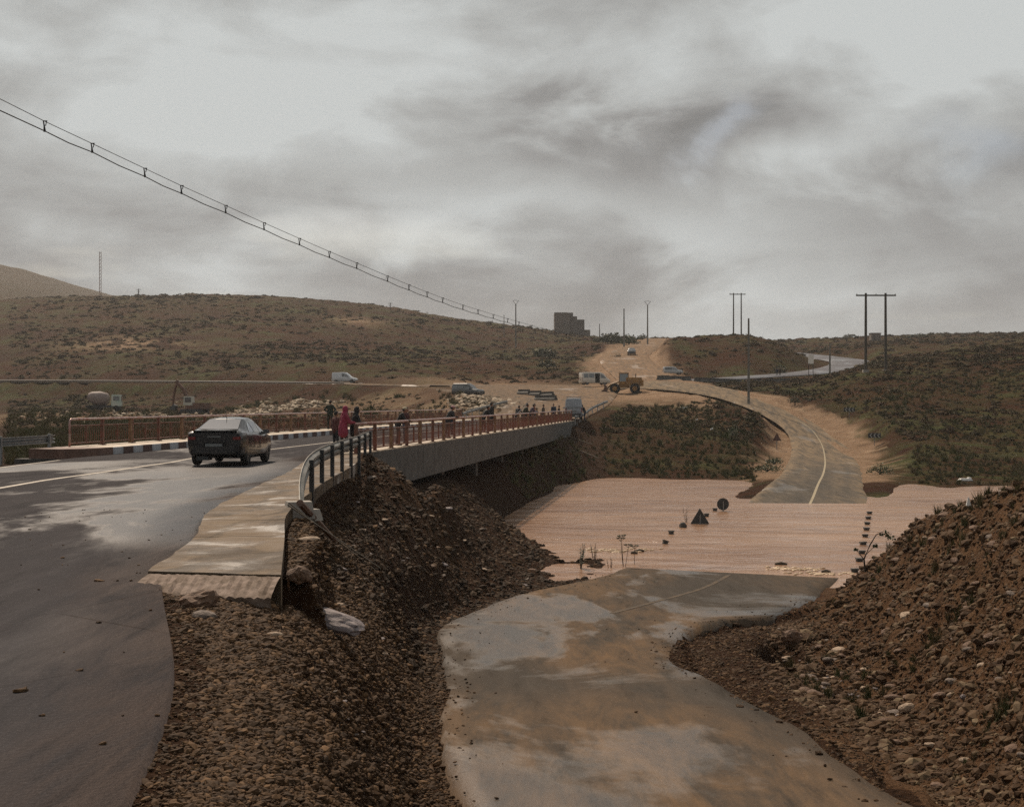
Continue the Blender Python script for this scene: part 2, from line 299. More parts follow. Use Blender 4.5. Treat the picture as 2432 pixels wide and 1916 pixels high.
cp = np.array(CP); CU = (cp[:, 0] - 1216) / F * 4.0; CV = np.log(cp[:, 2]); CT = (cp[:, 1] - 958) / F
def tps(r2): return .5 * r2 * np.log(r2 + 1e-9)
d2 = (CU[:, None] - CU) ** 2 + (CV[:, None] - CV) ** 2
NP = len(CU); A = np.zeros((NP + 3, NP + 3)); A[:NP, :NP] = tps(d2) + np.eye(NP) * 1e-4
A[:NP, NP] = 1; A[:NP, NP + 1] = CU; A[:NP, NP + 2] = CV; A[NP:, :NP] = A[:NP, NP:].T
sol = np.linalg.solve(A, np.r_[CT, 0, 0, 0])
def base_h(X, Y):
    X = np.asarray(X, float).ravel(); Y = np.asarray(Y, float).ravel(); out = np.empty(len(X))
    for s in range(0, len(X), 20000):
        Yc = np.clip(Y[s:s+20000], 6, 1700); u = np.clip(X[s:s+20000] / np.maximum(Y[s:s+20000], .5), -.55, .55) * 4.0; v = np.log(Yc)
        r2 = (u[:, None] - CU) ** 2 + (v[:, None] - CV) ** 2
        out[s:s+20000] = CZ - (tps(r2) @ sol[:NP] + sol[NP] + sol[NP+1] * u + sol[NP+2] * v) * Yc
    return out
# road conforming
RS = []
for nm, e in ROADS.items():
    c = (e[:, :3] + e[:, 3:]) / 2; hw = np.linalg.norm(e[:, 3:5] - e[:, :2], axis=1) / 2
    nx = (e[:, 3:5] - e[:, :2]) / (2 * hw[:, None]); sl_ = (e[:, 5] - e[:, 2]) / (2 * hw)
    keep = np.ones(len(c), bool)
    if nm == 'R1': keep = c[:, 1] < 50.0
    ext = np.zeros(len(c))
    if nm == 'R1': ext[:] = np.where(c[:, 1] > 15.4, 1.35, .05)
    RS.append((nm, c[keep], hw[keep], nx[keep], sl_[keep], ext[keep]))
def on_roads(X, Y, Z, sub=.07):
    """blend Z to the road beds; returns Z and how free of roads each point is"""
    free = np.ones(len(X))
    for nm, c, hw, nx, slp, ext in RS:
        lo = c[:, :2].min(0) - 25; hi = c[:, :2].max(0) + 25
        idx = np.where((X > lo[0]) & (X < hi[0]) & (Y > lo[1]) & (Y < hi[1]))[0]
        st = 1 if len(c) < 120 else 2
        cc, hh, nn, ss, ee = c[::st], hw[::st], nx[::st], slp[::st], ext[::st]
        for s in range(0, len(idx), 20000):
            k = idx[s:s+20000]; dx = X[k, None] - cc[:, 0]; dy = Y[k, None] - cc[:, 1]
            j = np.argmin(dx * dx + dy * dy, 1); ar = np.arange(len(k)); ddx = dx[ar, j]; ddy = dy[ar, j]
            lat = ddx * nn[j, 0] + ddy * nn[j, 1]; lon = np.abs(ddx * nn[j, 1] - ddy * nn[j, 0])
            over = np.maximum(np.maximum(lat - ee[j], -lat) - hh[j], 0); dd = np.maximum(over, lon - 2.5)
            bl = {'R1': .45, 'R2': 1.0 + .012 * Y[k], 'R1b': 3.0, 'R1c': 4.0}.get(nm, 5.0)
            if nm == 'R1': bl = np.where(lat > 0, .35 + (Y[k] < 15) * 1.2, 4.0)
            if nm == 'R2': bl = np.where((Y[k] > 92) & (lat > 0), 4.5, bl)
            wgt = 1 - sstep(0.05, bl, dd)
            zr = cc[j, 2] + ss[j] * np.clip(lat, -hh[j], hh[j]) - sub - .0008 * Y[k]
            if nm == 'R2': zr = zr - .15 * sstep(.03, .25, over) * (lat > 0) * (Y[k] < 50)
            Z[k] = Z[k] * (1 - wgt) + zr * wgt; free[k] = np.minimum(free[k], 1 - wgt)
    return Z, free
def blob(px, Y, cx, cY, rx, ry):
    return np.exp(-(((px - cx) / rx) ** 2 + ((np.log(np.maximum(Y, 1)) - math.log(cY)) / ry) ** 2))
def relief(X, Y, free):
    px = X / np.maximum(Y, 1) * F + 1216
    near = 1 - sstep(60, 160, Y)
    z = free * near * (.10 * fbm(X * 1.3, Y * 1.3, 5, 3, .55))
    mound = sstep(1850, 2000, px) * (Y < 50) * sstep(4.6, 6.5, X)
    z += free * mound * (.62 * fbm(X * .62, Y * .62, 5, 11, .62) + .10 * np.abs(fbm(X * 3, Y * 3, 3, 12)))
    bank = sstep(640, 760, px) * (1 - sstep(1380, 1480, px)) * sstep(20, 26, Y) * (1 - sstep(62, 74, Y))
    z += free * bank * (.22 * fbm(X * .7, Y * .7, 4, 21))
    z += free * sstep(90, 150, Y) * (1 - sstep(200, 300, Y)) * .45 * fbm(X * .18, Y * .18, 5, 31, .55)
    z += free * sstep(200, 300, Y) * (1.5 * fbm(X * .035, Y * .035, 5, 41, .55) + .5 * fbm(X * .3, Y * .3, 3, 43))
    z -= 2.2 * blob(px, Y, 1862, 31.5, 40, .05)
    return z
def ground(X, Y, sub=.07):
    X = np.asarray(X, float).ravel(); Y = np.asarray(Y, float).ravel()
    Z = base_h(X, Y); Z, free = on_roads(X, Y, Z, sub); Z = Z + relief(X, Y, free)
    return Z, free
def gz(x, y): return float(ground([x], [y])[0][0])
# polar sheet: fine where the picture looks, coarse elsewhere
th = np.concatenate([np.arange(-180, -40, 5), np.arange(-40, -24, 1.0), np.arange(-24, 24, .085), np.arange(24, 40, 1.0), np.arange(40, 180, 5)]) * math.pi / 180
rr = [1.0, 2, 3, 4, 5, 6]
while rr[-1] < 1800:
    q = rr[-1]; rr.append(q * (1.0075 if q < 70 else 1.0095 if q < 300 else 1.018 if q < 700 else 1.06))
rr += [2600, 4200, 7000]
rr = np.array(rr); TH, RR = np.meshgrid(th, rr)
X = (RR * np.sin(TH)).ravel(); Y = (RR * np.cos(TH)).ravel()
Ye = np.where(np.abs(TH.ravel()) > R(45), RR.ravel() * .7, Y)      # outside the view the ground simply goes on
Xe = np.where(np.abs(TH.ravel()) > R(45), np.sign(X) * RR.ravel() * .38, X)
far_side = np.abs(TH.ravel()) > R(45)
Zb = base_h(np.where(far_side, Xe, X), np.where(far_side, Ye, Y))
wb = sstep(R(100), R(140), np.abs(TH.ravel())); Zb = Zb * (1 - wb) + 4.5 * wb
Zb = np.where(RR.ravel() < 7, np.minimum(Zb, 4.6), Zb)
Zb = np.where(RR.ravel() > 1800, Zb * .2, Zb)
Z, free = on_roads(X, Y, Zb)
Z = Z + np.where(far_side, 0, relief(X, Y, free))
# keep the ground behind the sidewalk wall clear of the bridge deck
nt_, nr_ = len(th), len(rr)
ii = np.arange(nr_ - 1)[:, None] * nt_; jj = np.arange(nt_)[None, :]; j2 = (jj + 1) % nt_
faces = np.stack([ii + jj, ii + j2, ii + nt_ + j2, ii + nt_ + jj], -1).reshape(-1, 4)[:, ::-1]
verts = np.c_[X, Y, Z]
cidx = len(verts); verts = np.r_[verts, [[0, 0, 4.6]]]
# ---- surface cover weights
px = X / np.maximum(Y, 1) * F + 1216
nz = fbm(X * .12, Y * .12, 4, 55); nzf = fbm(X * .6, Y * .6, 3, 57)
def cover():
    tan = np.zeros(len(X)); green = np.zeros(len(X)); gravel = np.zeros(len(X)); soil = np.zeros(len(X))
    front = Y > 1
    gravel = np.where(front & (Y < 75) & (px < 1500), 1, 0) * (1 - sstep(70, 80, Y))
    gravel = np.maximum(gravel, front * (Y < 42) * (px >= 1500) * (1 - sstep(1880, 2030, px + 120 * nzf) * (X > 4.6)))
    gravel = np.maximum(gravel, front * (Y < 150) * (px < 1440) * (Y > 60) * .9)
    soil = front * (Y < 52) * sstep(1840, 1990, px + 90 * nzf) * (X > 4)
    soil = np.maximum(soil, .8 * blob(px, Y, 990, 48, 90, .08))
    pad = sstep(168, 200, Y - (px < 1440) * 22 + 8 * nzf + (px > 1600) * (px - 1600) * .12) * (1 - sstep(240, 252, Y)) * sstep(1372, 1392, px) * (1 - sstep(1660, 1720, px)) + blob(px, Y, 1570, 240, 60, .1) + .8 * blob(px, Y, 1150, 245, 200, .06)
    r2 = ROADS['R2']; m = r2[:, 1] > 120
    cc = (r2[m, :3] + r2[m, 3:]) / 2
    dist = np.full(len(X), 1e3); k = np.where((Y > 100) & (Y < 260) & (np.abs(px - 1750) < 500))[0]
    for s in range(0, len(k), 20000):
        q = k[s:s+20000]; dist[q] = np.sqrt(((X[q, None] - cc[:, 0]) ** 2 + (Y[q, None] - cc[:, 1]) ** 2).min(1))
    pad = np.maximum(pad, 1 - sstep(4.4, 7.2, dist + 2.2 * nzf))
    r5 = (ROADS['R5'][:, :3] + ROADS['R5'][:, 3:]) / 2; dist = np.full(len(X), 1e3); k = np.where((Y > 220) & (Y < 520) & (np.abs(px - 1520) < 150))[0]
    dist[k] = np.sqrt(((X[k, None] - r5[:, 0]) ** 2 + (Y[k, None] - r5[:, 1]) ** 2).min(1))
    pad = np.maximum(pad, 1 - sstep(6, 12, dist + 3 * nzf))
    tan = np.clip(pad, 0, 1)
    tan = np.maximum(tan, .9 * blob(px, Y, 300, 380, 130, .05) * (nz > -.1) + .7 * blob(px, Y, 850, 480, 60, .04))
    site = sstep(130, 170, Y) * (1 - sstep(205, 228, Y)) * (px < 1180) * (.45 + .6 * nz)
    tan = np.maximum(tan, np.clip(site, 0, 1))
    tan = np.where(Y > 1, tan, 0)
    green = np.clip(sstep(50, 90, Y) * (.35 + 1.2 * nz) * (1 - sstep(500, 700, Y) * 0), 0, 1)
    green = np.where(Y > 900, .45, green)
    for b in ((1790, 132, 90, .14, 1.0), (2150, 140, 140, .13, .9), (1560, 160, 170, .16, .75), (2200, 210, 200, .16, .75), (330, 120, 260, .3, .8), (500, 560, 300, .12, .8), (1850, 235, 130, .07, .9), (300, 270, 700, .03, .6)):
        green = np.maximum(green, b[4] * blob(px, Y, *b[:4]) * (.6 + .8 * nzf))
    return [np.clip(a.astype(float) if a.dtype != float else a, 0, 1) for a in (tan, green, gravel, soil)]
tan_, green_, gravel_, soil_ = cover()

m = bpy.data.materials.new('ground_cover'); m.use_nodes = True; t = NT(m.node_tree); b = t.n['Principled BSDF']
pos = t.add('ShaderNodeNewGeometry').outputs['Position']
na = t.noise(pos, .035, 6, .6); nb = t.noise(pos, .35, 6, .65); nc = t.noise(pos, 2.2, 6, .7); nd = t.noise(pos, 14, 5, .7)
scrub = t.mix(t.rng(na, .38, .62), (0.0374, 0.0144, 0.0073), (0.0537, 0.0220, 0.0095))
scrub = t.mix(t.rng(nb, .52, .66), scrub, (0.0169, 0.0112, 0.0044))
scrub = t.mix(t.rng(nb, .40, .30), scrub, (0.0277, 0.0101, 0.0051))
scrub = t.mix(t.math('MULTIPLY', t.rng(nc, .50, .70), .6), scrub, (0.0683, 0.0314, 0.0156))
greenc = t.mix(t.rng(nc, .4, .62), (.030, .037, .013), (.085, .088, .030))
c = t.mix(t.math('MULTIPLY', t.attr('green'), t.rng(nb, .34, .56), True), scrub, greenc)
vor = t.add('ShaderNodeTexVoronoi'); vor.inputs['Scale'].default_value = 9; t.link(pos, vor.inputs['Vector'])
vf = t.add('ShaderNodeSeparateColor'); t.link(vor.outputs['Color'], vf.inputs[0])
grav = t.mix(vf.outputs[0], (0.0192, 0.0102, 0.0056), (0.0576, 0.0299, 0.0154))
grav = t.mix(t.rng(nb, .4, .6), grav, t.mix(nd, (0.0240, 0.0117, 0.0062), (0.0480, 0.0233, 0.0118)))
c = t.mix(t.attr('gravel'), c, grav)
soilc = t.mix(t.rng(nc, .35, .65), (0.0713, 0.0365, 0.0190), (0.1369, 0.0796, 0.0435))
soilc = t.mix(t.rng(nb, .56, .66), soilc, (0.0399, 0.0212, 0.0122)); soilc = t.mix(t.math('MULTIPLY', t.rng(nd, .56, .70), .5), soilc, (0.1939, 0.1414, 0.0890))
c = t.mix(t.attr('soil'), c, soilc)
tanc = t.mix(t.rng(nc, .35, .65), (0.2906, 0.1966, 0.1234), (0.2180, 0.1381, 0.0881)); tanc = t.mix(t.rng(nb, .5, .62), tanc, (0.3229, 0.2260, 0.1497))
c = t.mix(t.attr('tan'), c, tanc)
t.link(c, b.inputs['Base Color']); b.inputs['Roughness'].default_value = .85
b.inputs['Specular IOR Level'].default_value = .03
bm1 = t.math('ADD', t.math('MULTIPLY', nb, 1.0), t.math('MULTIPLY', nc, .55)); 
t.link(t.bump(t.math('ADD', bm1, t.math('MULTIPLY', nd, .09)), .9, .8), b.inputs['Normal'])
M_GROUND = m
ter = mesh_obj('ground', verts, faces, M_GROUND, smooth=True)
for nm, arr in (('tan', tan_), ('green', green_), ('gravel', gravel_), ('soil', soil_)):
    a = ter.data.attributes.new(nm, 'FLOAT', 'POINT'); a.data.foreach_set('value', np.r_[arr, 0].astype(np.float32))
tag(ter, 'brown river valley floor and hills', kind='structure')

# ------------------------------------------------------------------ road ribbons
def ribbon(name, e, mat, lift=.0, nc=8, label=None, attrs=None, thick=.25, jag=0, skirt=2.2):
    nrow = len(e); s = np.linspace(0, 1, nc + 1)
    L = e[:, :3].copy(); Rr = e[:, 3:].copy()
    if jag:
        d = (Rr - L)[:, :2]; d /= np.linalg.norm(d, axis=1)[:, None]; k = np.cumsum(np.r_[0, np.linalg.norm(np.diff(L[:, :2], axis=0), axis=1)])
        L[:, :2] -= d * (jag * fbm(k * .4, k * 0 + 3, 3, 61, .5))[:, None]; Rr[:, :2] += d * (jag * fbm(k * .4, k * 0 + 9, 3, 63, .5))[:, None]
    V = L[:, None, :] * (1 - s[None, :, None]) + Rr[:, None, :] * s[None, :, None]
    V[:, :, 2] += lift
    oo = (Rr - L); oo[:, 2] = 0; oo /= np.linalg.norm(oo, axis=1)[:, None]; oo = oo[:, None, :] * thick * skirt
    V = np.concatenate([V[:, :1] - [0, 0, thick] - oo, V, V[:, -1:] - [0, 0, thick] + oo], 1); k = nc + 3
    i = np.arange(nrow - 1)[:, None] * k; j = np.arange(k - 1)[None, :]
    f = np.stack([i + j, i + j + 1, i + j + k + 1, i + j + k], -1).reshape(-1, 4)
    o = mesh_obj(name, V.reshape(-1, 3), f, mat, smooth=False)
    for nm, fn in (attrs or {}).items():
        vv = V.reshape(-1, 3); ss = np.tile(np.r_[0, s, 1], nrow)
        a = o.data.attributes.new(nm, 'FLOAT', 'POINT'); a.data.foreach_set('value', fn(vv[:, 0], vv[:, 1], ss).astype(np.float32))
    return tag(o, label, kind='structure')
def asphalt(name, base=(.050, .050, .053), dust=(.33, .21, .13), wet=.5, streak=(0, 0, 0), wscale=.16, dry_r=.62, wet_r=.28, spec=.32, wetattr=False):
    m = bpy.data.materials.new(name); m.use_nodes = True; t = NT(m.node_tree); b = t.n['Principled BSDF']
    pos = t.add('ShaderNodeNewGeometry').outputs['Position']
    n1 = t.noise(t.mapping(pos, (1, .42, 1), rot=(0, 0, streak[2])), wscale, 6, .62, .6); n2 = t.noise(pos, 22, 4, .7); n3 = t.noise(t.mapping(pos, (1.5, .30, 1), rot=(0, 0, streak[2])), .8, 9, .72, .7); n4 = t.noise(t.mapping(pos, (2.2, .25, 1), rot=(0, 0, streak[2])), 1.3, 6, .7); n5 = t.noise(pos, 70, 3, .8)
    c = t.mix(n2, tuple(x * .78 for x in base), tuple(x * 1.3 for x in base))
    wetm = t.rng(n1, .62 - wet * .3, .70 - wet * .3)
    if wetattr: wetm = t.math('MULTIPLY', wetm, t.attr('wet'), True)
    c = t.mix(t.math('MULTIPLY', wetm, .55), c, tuple(x * .55 for x in base))
    c = t.mix(t.math('MULTIPLY', t.rng(n4, .50, .66), .45), c, tuple(x * 1.55 for x in base)); c = t.mix(t.rng(n5, .56, .68, 0, .5), c, tuple(x * 2.6 for x in base)); c = t.mix(t.rng(n4, .44, .32, 0, .5), c, tuple(x * .5 for x in base))
    vc = t.add('ShaderNodeTexVoronoi'); vc.feature = 'DISTANCE_TO_EDGE'; vc.inputs['Scale'].default_value = .55; t.link(t.mapping(pos, (1, .6, 1)), vc.inputs['Vector'])
    crack = t.math('MULTIPLY', t.rng(vc.outputs['Distance'], .0, .010, 1, 0), t.rng(n1, .50, .58)); c = t.mix(t.math('MULTIPLY', crack, .8), c, tuple(x * .3 for x in base))
    du = t.attr('dust'); dm = t.math('MULTIPLY', du, t.rng(t.math('ADD', n3, t.math('MULTIPLY', t.math('SUBTRACT', n4, .5), .5)), .36, .60, .12, 1), True)
    c = t.mix(dm, c, t.mix(n2, tuple(x * .85 for x in dust), dust))
    t.link(c, b.inputs['Base Color'])
    b.inputs['Specular IOR Level'].default_value = spec
    wf = t.math('ADD', wetm, t.math('MULTIPLY', t.math('SUBTRACT', n3, .5), .6), True)
    t.link(t.rng(wf, 0, 1, dry_r, wet_r), b.inputs['Roughness'])
    h = t.math('MULTIPLY', t.math('ADD', n2, t.math('MULTIPLY', n3, .4)), t.rng(wetm, 0, 1, 1, .45)); nrm = t.bump(h, .55, .03); t.link(nrm, b.inputs['Normal'])
    df = t.add('ShaderNodeBsdfDiffuse'); t.link(c, df.inputs['Color']); t.link(nrm, df.inputs['Normal']); ms = t.add('ShaderNodeMixShader')
    t.link(t.rng(wf, .05, .75, .10, 1), ms.inputs[0]); t.link(df.outputs[0], ms.inputs[1]); t.link(b.outputs[0], ms.inputs[2]); t.link(ms.outputs[0], t.n['Material Output'].inputs['Surface'])
    return m
M_UP = asphalt('wet_asphalt', (.050, .048, .051), (.14, .10, .08), .50, (0, 0, -.06), .14, .80, .34, .26, True)
M_FAR = asphalt('dusty_asphalt', (.10, .085, .07), (.27, .18, .115), .1, dry_r=.75, wet_r=.55)
M_FORD = asphalt('muddy_asphalt', (.060, .053, .046), (.165, .110, .068), .42, (0, 0, -.55), .20, .70, .30)
zero = lambda x, y, s: x * 0
ribbon('upper_road', ROADS['R1'], M_UP, skirt=.25, label='wet grey asphalt of the upper road and bridge', attrs={'dust': lambda x, y, s: np.clip(.04 + sstep(.93, 1, s) * .5, 0, 1), 'wet': lambda x, y, s: np.clip(.12 + sstep(15, 24, y + 3 * fbm(x * .3, y * .3, 3, 77)) * (1 - .70 * sstep(30, 52, y)) + .45 * sstep(.35, .1, s), 0, 1)})
ribbon('junction', ROADS['R1b'], M_FAR, lift=.0, label='wide dusty asphalt area past the bridge', attrs={'dust': lambda x, y, s: .45 + .35 * s}, nc=14)
e = ROADS['R1c'].copy(); ribbon('embankment_road', e, M_FAR, lift=.012, label='road running level on the far embankment', attrs={'dust': lambda x, y, s: x * 0 + .5})
def dustN(x, y, s):
    nearm = np.clip(.34 + .8 * fbm(x * .22 + y * .07, y * .10, 3, 71) + .55 * (1 - sstep(22, 38, y)) * sstep(.25, .55, s) * (1 - sstep(.75, .95, s)) + .30 * sstep(36, 44, y) * (s < .3), 0, 1)
    return nearm
def dustF(x, y, s):
    far = sstep(115, 165, y); edge = np.clip(1 - np.minimum(s, 1 - s) / .14, 0, 1)
    lane = np.exp(-((s - .26) / .10) ** 2) + np.exp(-((s - .74) / .10) ** 2)
    return np.clip(.16 + .8 * far + edge * .7 + .28 * lane + .25 * fbm(x * .4, y * .1, 2, 73), 0, 1)
q_ = ROADS['R2']; ky = int(np.argmin(np.abs(q_[:, 1] - 76)))
M_FORDF = asphalt('dusty_ford_asphalt', (.082, .076, .068), (.25, .19, .13), .12, (0, 0, -.4), .2, .8, .5, .2)
ribbon('lower_road', q_[:ky + 1], M_FORD, label='muddy asphalt road running down into the flooded ford', attrs={'dust': dustN}, jag=.20, nc=14, skirt=.5)
ribbon('far_road', q_[ky:], M_FORDF, label='pale dusty road curving up out of the flood', attrs={'dust': dustF}, jag=.15, nc=14)
ribbon('hill_road', ROADS['R4'], asphalt('blue_grey_asphalt', (.12, .125, .14), (.3, .24, .2), .35, dry_r=.5, wet_r=.35), lift=.04, label='blue grey paved road curving behind the mound', attrs={'dust': lambda x, y, s: x * 0 + .12})
ribbon('dirt_track', ROADS['R5'], M_FAR, lift=.05, label='pale dusty track climbing to the skyline', attrs={'dust': lambda x, y, s: x * 0 + 1.0})
# painted lines
M_LINE = simple('road_paint', (.60, .54, .46), .6, .5, 5, bump=.004, spec=.1)
M_YLINE = simple('faded_yellow_paint', (.36, .29, .17), .6, .4, 3)
M_FADE = simple('worn_paint', (.115, .08, .048), .7, .6, 3, col2=(.05, .042, .034), spec=.1)
def line(name, e, f0, f1, i0, i1, mat, lift=.005, wob=0):
    q = e[i0:i1]; a = q[:, :3] * (1 - f0) + q[:, 3:] * f0; b = q[:, :3] * (1 - f1) + q[:, 3:] * f1
    V = np.stack([a, b], 1); V[:, :, 2] += lift; k = len(q); i = np.arange(k - 1)[:, None] * 2
    f = np.concatenate([i, i + 1, i + 3, i + 2], 1)
    return tag(mesh_obj(name, V.reshape(-1, 3), f, mat), kind='structure')
e = ROADS['R1']; fr = np.interp(e[:, 1], [-14, 20, 36, 47, 59, 72, 148], [.36, .36, .385, .50, .50, .47, .46]) 
q = e.copy(); a = q[:, :3] + (q[:, 3:] - q[:, :3]) * fr[:, None]; dd = (q[:, 3:] - q[:, :3]); dd /= np.linalg.norm(dd, axis=1)[:, None]
e2 = np.c_[a - dd * .09, a + dd * .09]; line('centre_line', e2, 0, 1, 0, len(e2), M_LINE, .006)
e2 = np.c_[q[:, :3] + dd * .15, q[:, :3] + dd * .27]; sel = np.where(e[:, 1] < 50)[0]; line('edge_line', e2, 0, 1, sel[0], sel[-1], M_LINE, .006)
e = ROADS['R2']; c = (e[:, :3] + e[:, 3:]) / 2
fr = np.interp(e[:, 1], [0, 40, 55, 92, 130, 170, 182, 200], [.52, .52, .52, .52, .52, .50, .45, .4]); a = e[:, :3] + (e[:, 3:] - e[:, :3]) * fr[:, None]
dd = (e[:, 3:] - e[:, :3]); dd /= np.linalg.norm(dd, axis=1)[:, None]; e2 = np.c_[a - dd * .09, a + dd * .09]
s1 = np.where((c[:, 1] > 90) & (c[:, 1] < 184))[0]; line('centre_line', e2, 0, 1, s1[0], s1[-1], M_YLINE, .012)
s1 = np.where((c[:, 1] > 40) & (c[:, 1] < 56.5))[0]; line('centre_line', e2, 0, 1, s1[0], s1[-1], M_FADE, .008)

# ------------------------------------------------------------------ flood water
m = bpy.data.materials.new('muddy_water'); m.use_nodes = True; t = NT(m.node_tree); b = t.n['Principled BSDF']
pos = t.add('ShaderNodeNewGeometry').outputs['Position']
st = t.mapping(pos, (.7, 1.1, 1), rot=(0, 0, .2))
n1 = t.noise(st, .10, 4, .5); n2 = t.noise(st, .42, 6, .62, 1.2); n3 = t.noise(st, 2.4, 4, .6, .6)
stk = t.noise(t.mapping(pos, (.16, .55, 1), rot=(0, 0, .25)), .55, 7, .62, 2.2)
wc = t.mix(t.rng(n1, .35, .65), (.42, .258, .160), (.32, .188, .116)); wc = t.mix(t.rng(stk, .50, .64, 0, .55), wc, (.17, .088, .050)); wc = t.mix(t.rng(stk, .46, .36, 0, .6), wc, (.42, .27, .18))
t.link(wc, b.inputs['Base Color'])
b.inputs['Roughness'].default_value = .13; b.inputs['IOR'].default_value = 1.33
h = t.math('ADD', t.math('MULTIPLY', n2, 1.0), t.math('MULTIPLY', n3, .10)); t.link(t.bump(h, 1.0, .20), b.inputs['Normal'])
gx = np.linspace(-14, 110, 63); gy = np.linspace(44, 134, 61); GX, GY = np.meshgrid(gx, gy)
fi = np.arange(60)[:, None] * 63; fj = np.arange(62)[None, :]
water = mesh_obj('flood_water', np.c_[GX.ravel(), GY.ravel(), GX.ravel() * 0], np.stack([fi + fj, fi + fj + 1, fi + fj + 64, fi + fj + 63], -1).reshape(-1, 4), m)
tag(water, 'brown flood water covering the ford', kind='structure')

# ------------------------------------------------------------------ haze
mh = bpy.data.materials.new('haze'); mh.use_nodes = True; t = NT(mh.node_tree); t.n.clear()
o_ = t.add('ShaderNodeOutputMaterial'); v = t.add('ShaderNodeVolumePrincipled'); t.link(v.outputs[0], o_.inputs['Volume'])
v.inputs['Color'].default_value = (.93, .94, .96, 1); v.inputs['Density'].default_value = HAZE = .00014; v.inputs['Anisotropy'].default_value = .35
hb = MB(); hb.box((0, 800, 60), (4200, 2400, 150)); hz_o = hb.build('haze', mh); tag(hz_o, 'thin dusty haze over the valley', kind='stuff')
# ================================================================== built things
M_CONC = simple('pale_concrete', (.46, .38, .28), .55, .4, 3.5, bump=.03, col2=(.27, .20, .13))
M_CONCD = simple('grey_concrete', (.085, .083, .077), .8, .45, 1.3, bump=.05, col2=(.040, .038, .034))
M_CONCG = simple('weathered_concrete', (.34, .31, .27), .75, .35, 2, bump=.02)
M_WHITE = simple('kerb_white_paint', (.42, .44, .47), .5, .4, 5, bump=.01, col2=(.25, .25, .26))
M_RED = simple('kerb_dark_red_paint', (.075, .026, .020), .6, .5, 5, bump=.01)
M_RAIL = simple('rusty_red_paint', (.20, .055, .032), .45, .45, 4, bump=.005, col2=(.11, .05, .03))
M_RAILT = simple('worn_handrail', (.46, .36, .33), .35, .3, 3, metal=.3, col2=(.30, .12, .09))
M_SUNFACE = simple('sunlit_post_face', (.26, .155, .09), .6, .4, 5, bump=.01, spec=.1)  # sun on the red railing posts, put into a tan colour
M_GALV = simple('galvanised_steel', (.30, .31, .31), .42, .3, 2, metal=.75)
M_DARK = simple('dark_steel', (.022, .024, .026), .5, .3, 4)
M_BLK = simple('tyre_rubber', (.015, .015, .015), .85, .2, 8)
M_WOOD = simple('weathered_wood', (.10, .075, .05), .85, .4, 2, bump=.01)
M_STONE = simple('river_stone', (.19, .145, .115), .8, .45, 3, bump=.04, col2=(.085, .062, .048))
M_PALE = simple('pale_stone', (.40, .30, .21), .8, .35, 4, bump=.03, col2=(.22, .15, .10))
M_GREYST = simple('grey_purple_stone', (.25, .21, .21), .7, .4, 3.5, bump=.05, col2=(.11, .085, .08))
M_BROWNST = simple('brown_stone', (.17, .095, .055), .8, .5, 3, bump=.05)
def u_at(y): 
    v = Vector((BS, 1, 0)).normalized(); return v
U = Vector((BS, 1, 0)).normalized(); NV = Vector((U.y, -U.x, 0))          # along the deck, and to its right
BRZ = math.atan2(-U.x, U.y)                                              # object z rotation that turns +Y onto U
ORG = Vector((BX, BY, 0)); LEN = (BEND - BY) * math.sqrt(1 + BS * BS)
def dp(s, off, z): return ORG + U * s - NV * off + Vector((0, 0, z))     # s along the deck, off to the left of its right edge
# ---- bridge
br = empty('road_bridge', (BX, BY, 0), BRZ, 'long low grey concrete road bridge over the flooded valley', 'bridge')
def bbox(name, s0, s1, o0, o1, z0, z1, mat, parent=br):
    b = MB(); b.box((-(o0 + o1) / 2, (s0 + s1) / 2, (z0 + z1) / 2), (o1 - o0, s1 - s0, z1 - z0)); return b.build(name, mat, parent)
bbox('deck', 0.02, LEN, .25, 11.9, 3.75, DK - .075, M_CONCD)
nb = 8
for k in range(nb):                                                       # fascia beams, one per span, with open joints
    s0, s1 = k * LEN / nb + .03, (k + 1) * LEN / nb - .03
    bbox('fascia_beam', s0, s1, -.02, .24, 3.35, 4.79, M_CONCD); bbox('fascia_beam', s0, s1, 12.0, 12.3, 3.35, 4.85, M_CONCD)
for k, off in ((2, 4), (3, 4), (4, 4), (5, 4)):
    bbox('pier', k * LEN / nb - .45, k * LEN / nb + .45, 1.2, 11.8, -1.2, 3.74, M_CONCD)
bbox('abutment', -.6, .0, -.4, 12.6, 1.2, 4.60, M_CONCD); bbox('abutment', LEN + .01, LEN + .8, -.3, 12.5, 1.5, 4.6, M_CONCD)
# ---- sidewalk on the bridge: slabs with open joints
sw = empty('bridge_sidewalk', (BX, BY, 0), BRZ, kind='structure'); sw['label'] = 'pale concrete sidewalks on both sides of the bridge'
def sbox(name, s0, s1, o0, o1, z0, z1, mat, parent):
    b = MB(); b.box((-(o0 + o1) / 2, (s0 + s1) / 2, (z0 + z1) / 2), (o1 - o0, s1 - s0, z1 - z0)); return b.build(name, mat, parent)
ns = 32; q0 = sbox('slab', 0, LEN / ns - .025, 0.0, 1.36, 4.60, 4.825, M_CONC, sw)
for k in range(1, ns):
    c = q0.copy(); COL.objects.link(c); c.parent = sw; c.location = (0, k * LEN / ns, 0)
q1 = sbox('slab', 0, LEN / ns - .025, 10.16, 12.25, 4.60, 4.94, M_CONC, sw)
for k in range(0, ns):
    c = q1 if k == 0 else q1.copy()
    if k: COL.objects.link(c); c.parent = sw
    c.location = (0, k * LEN / ns + 2.1, 0)
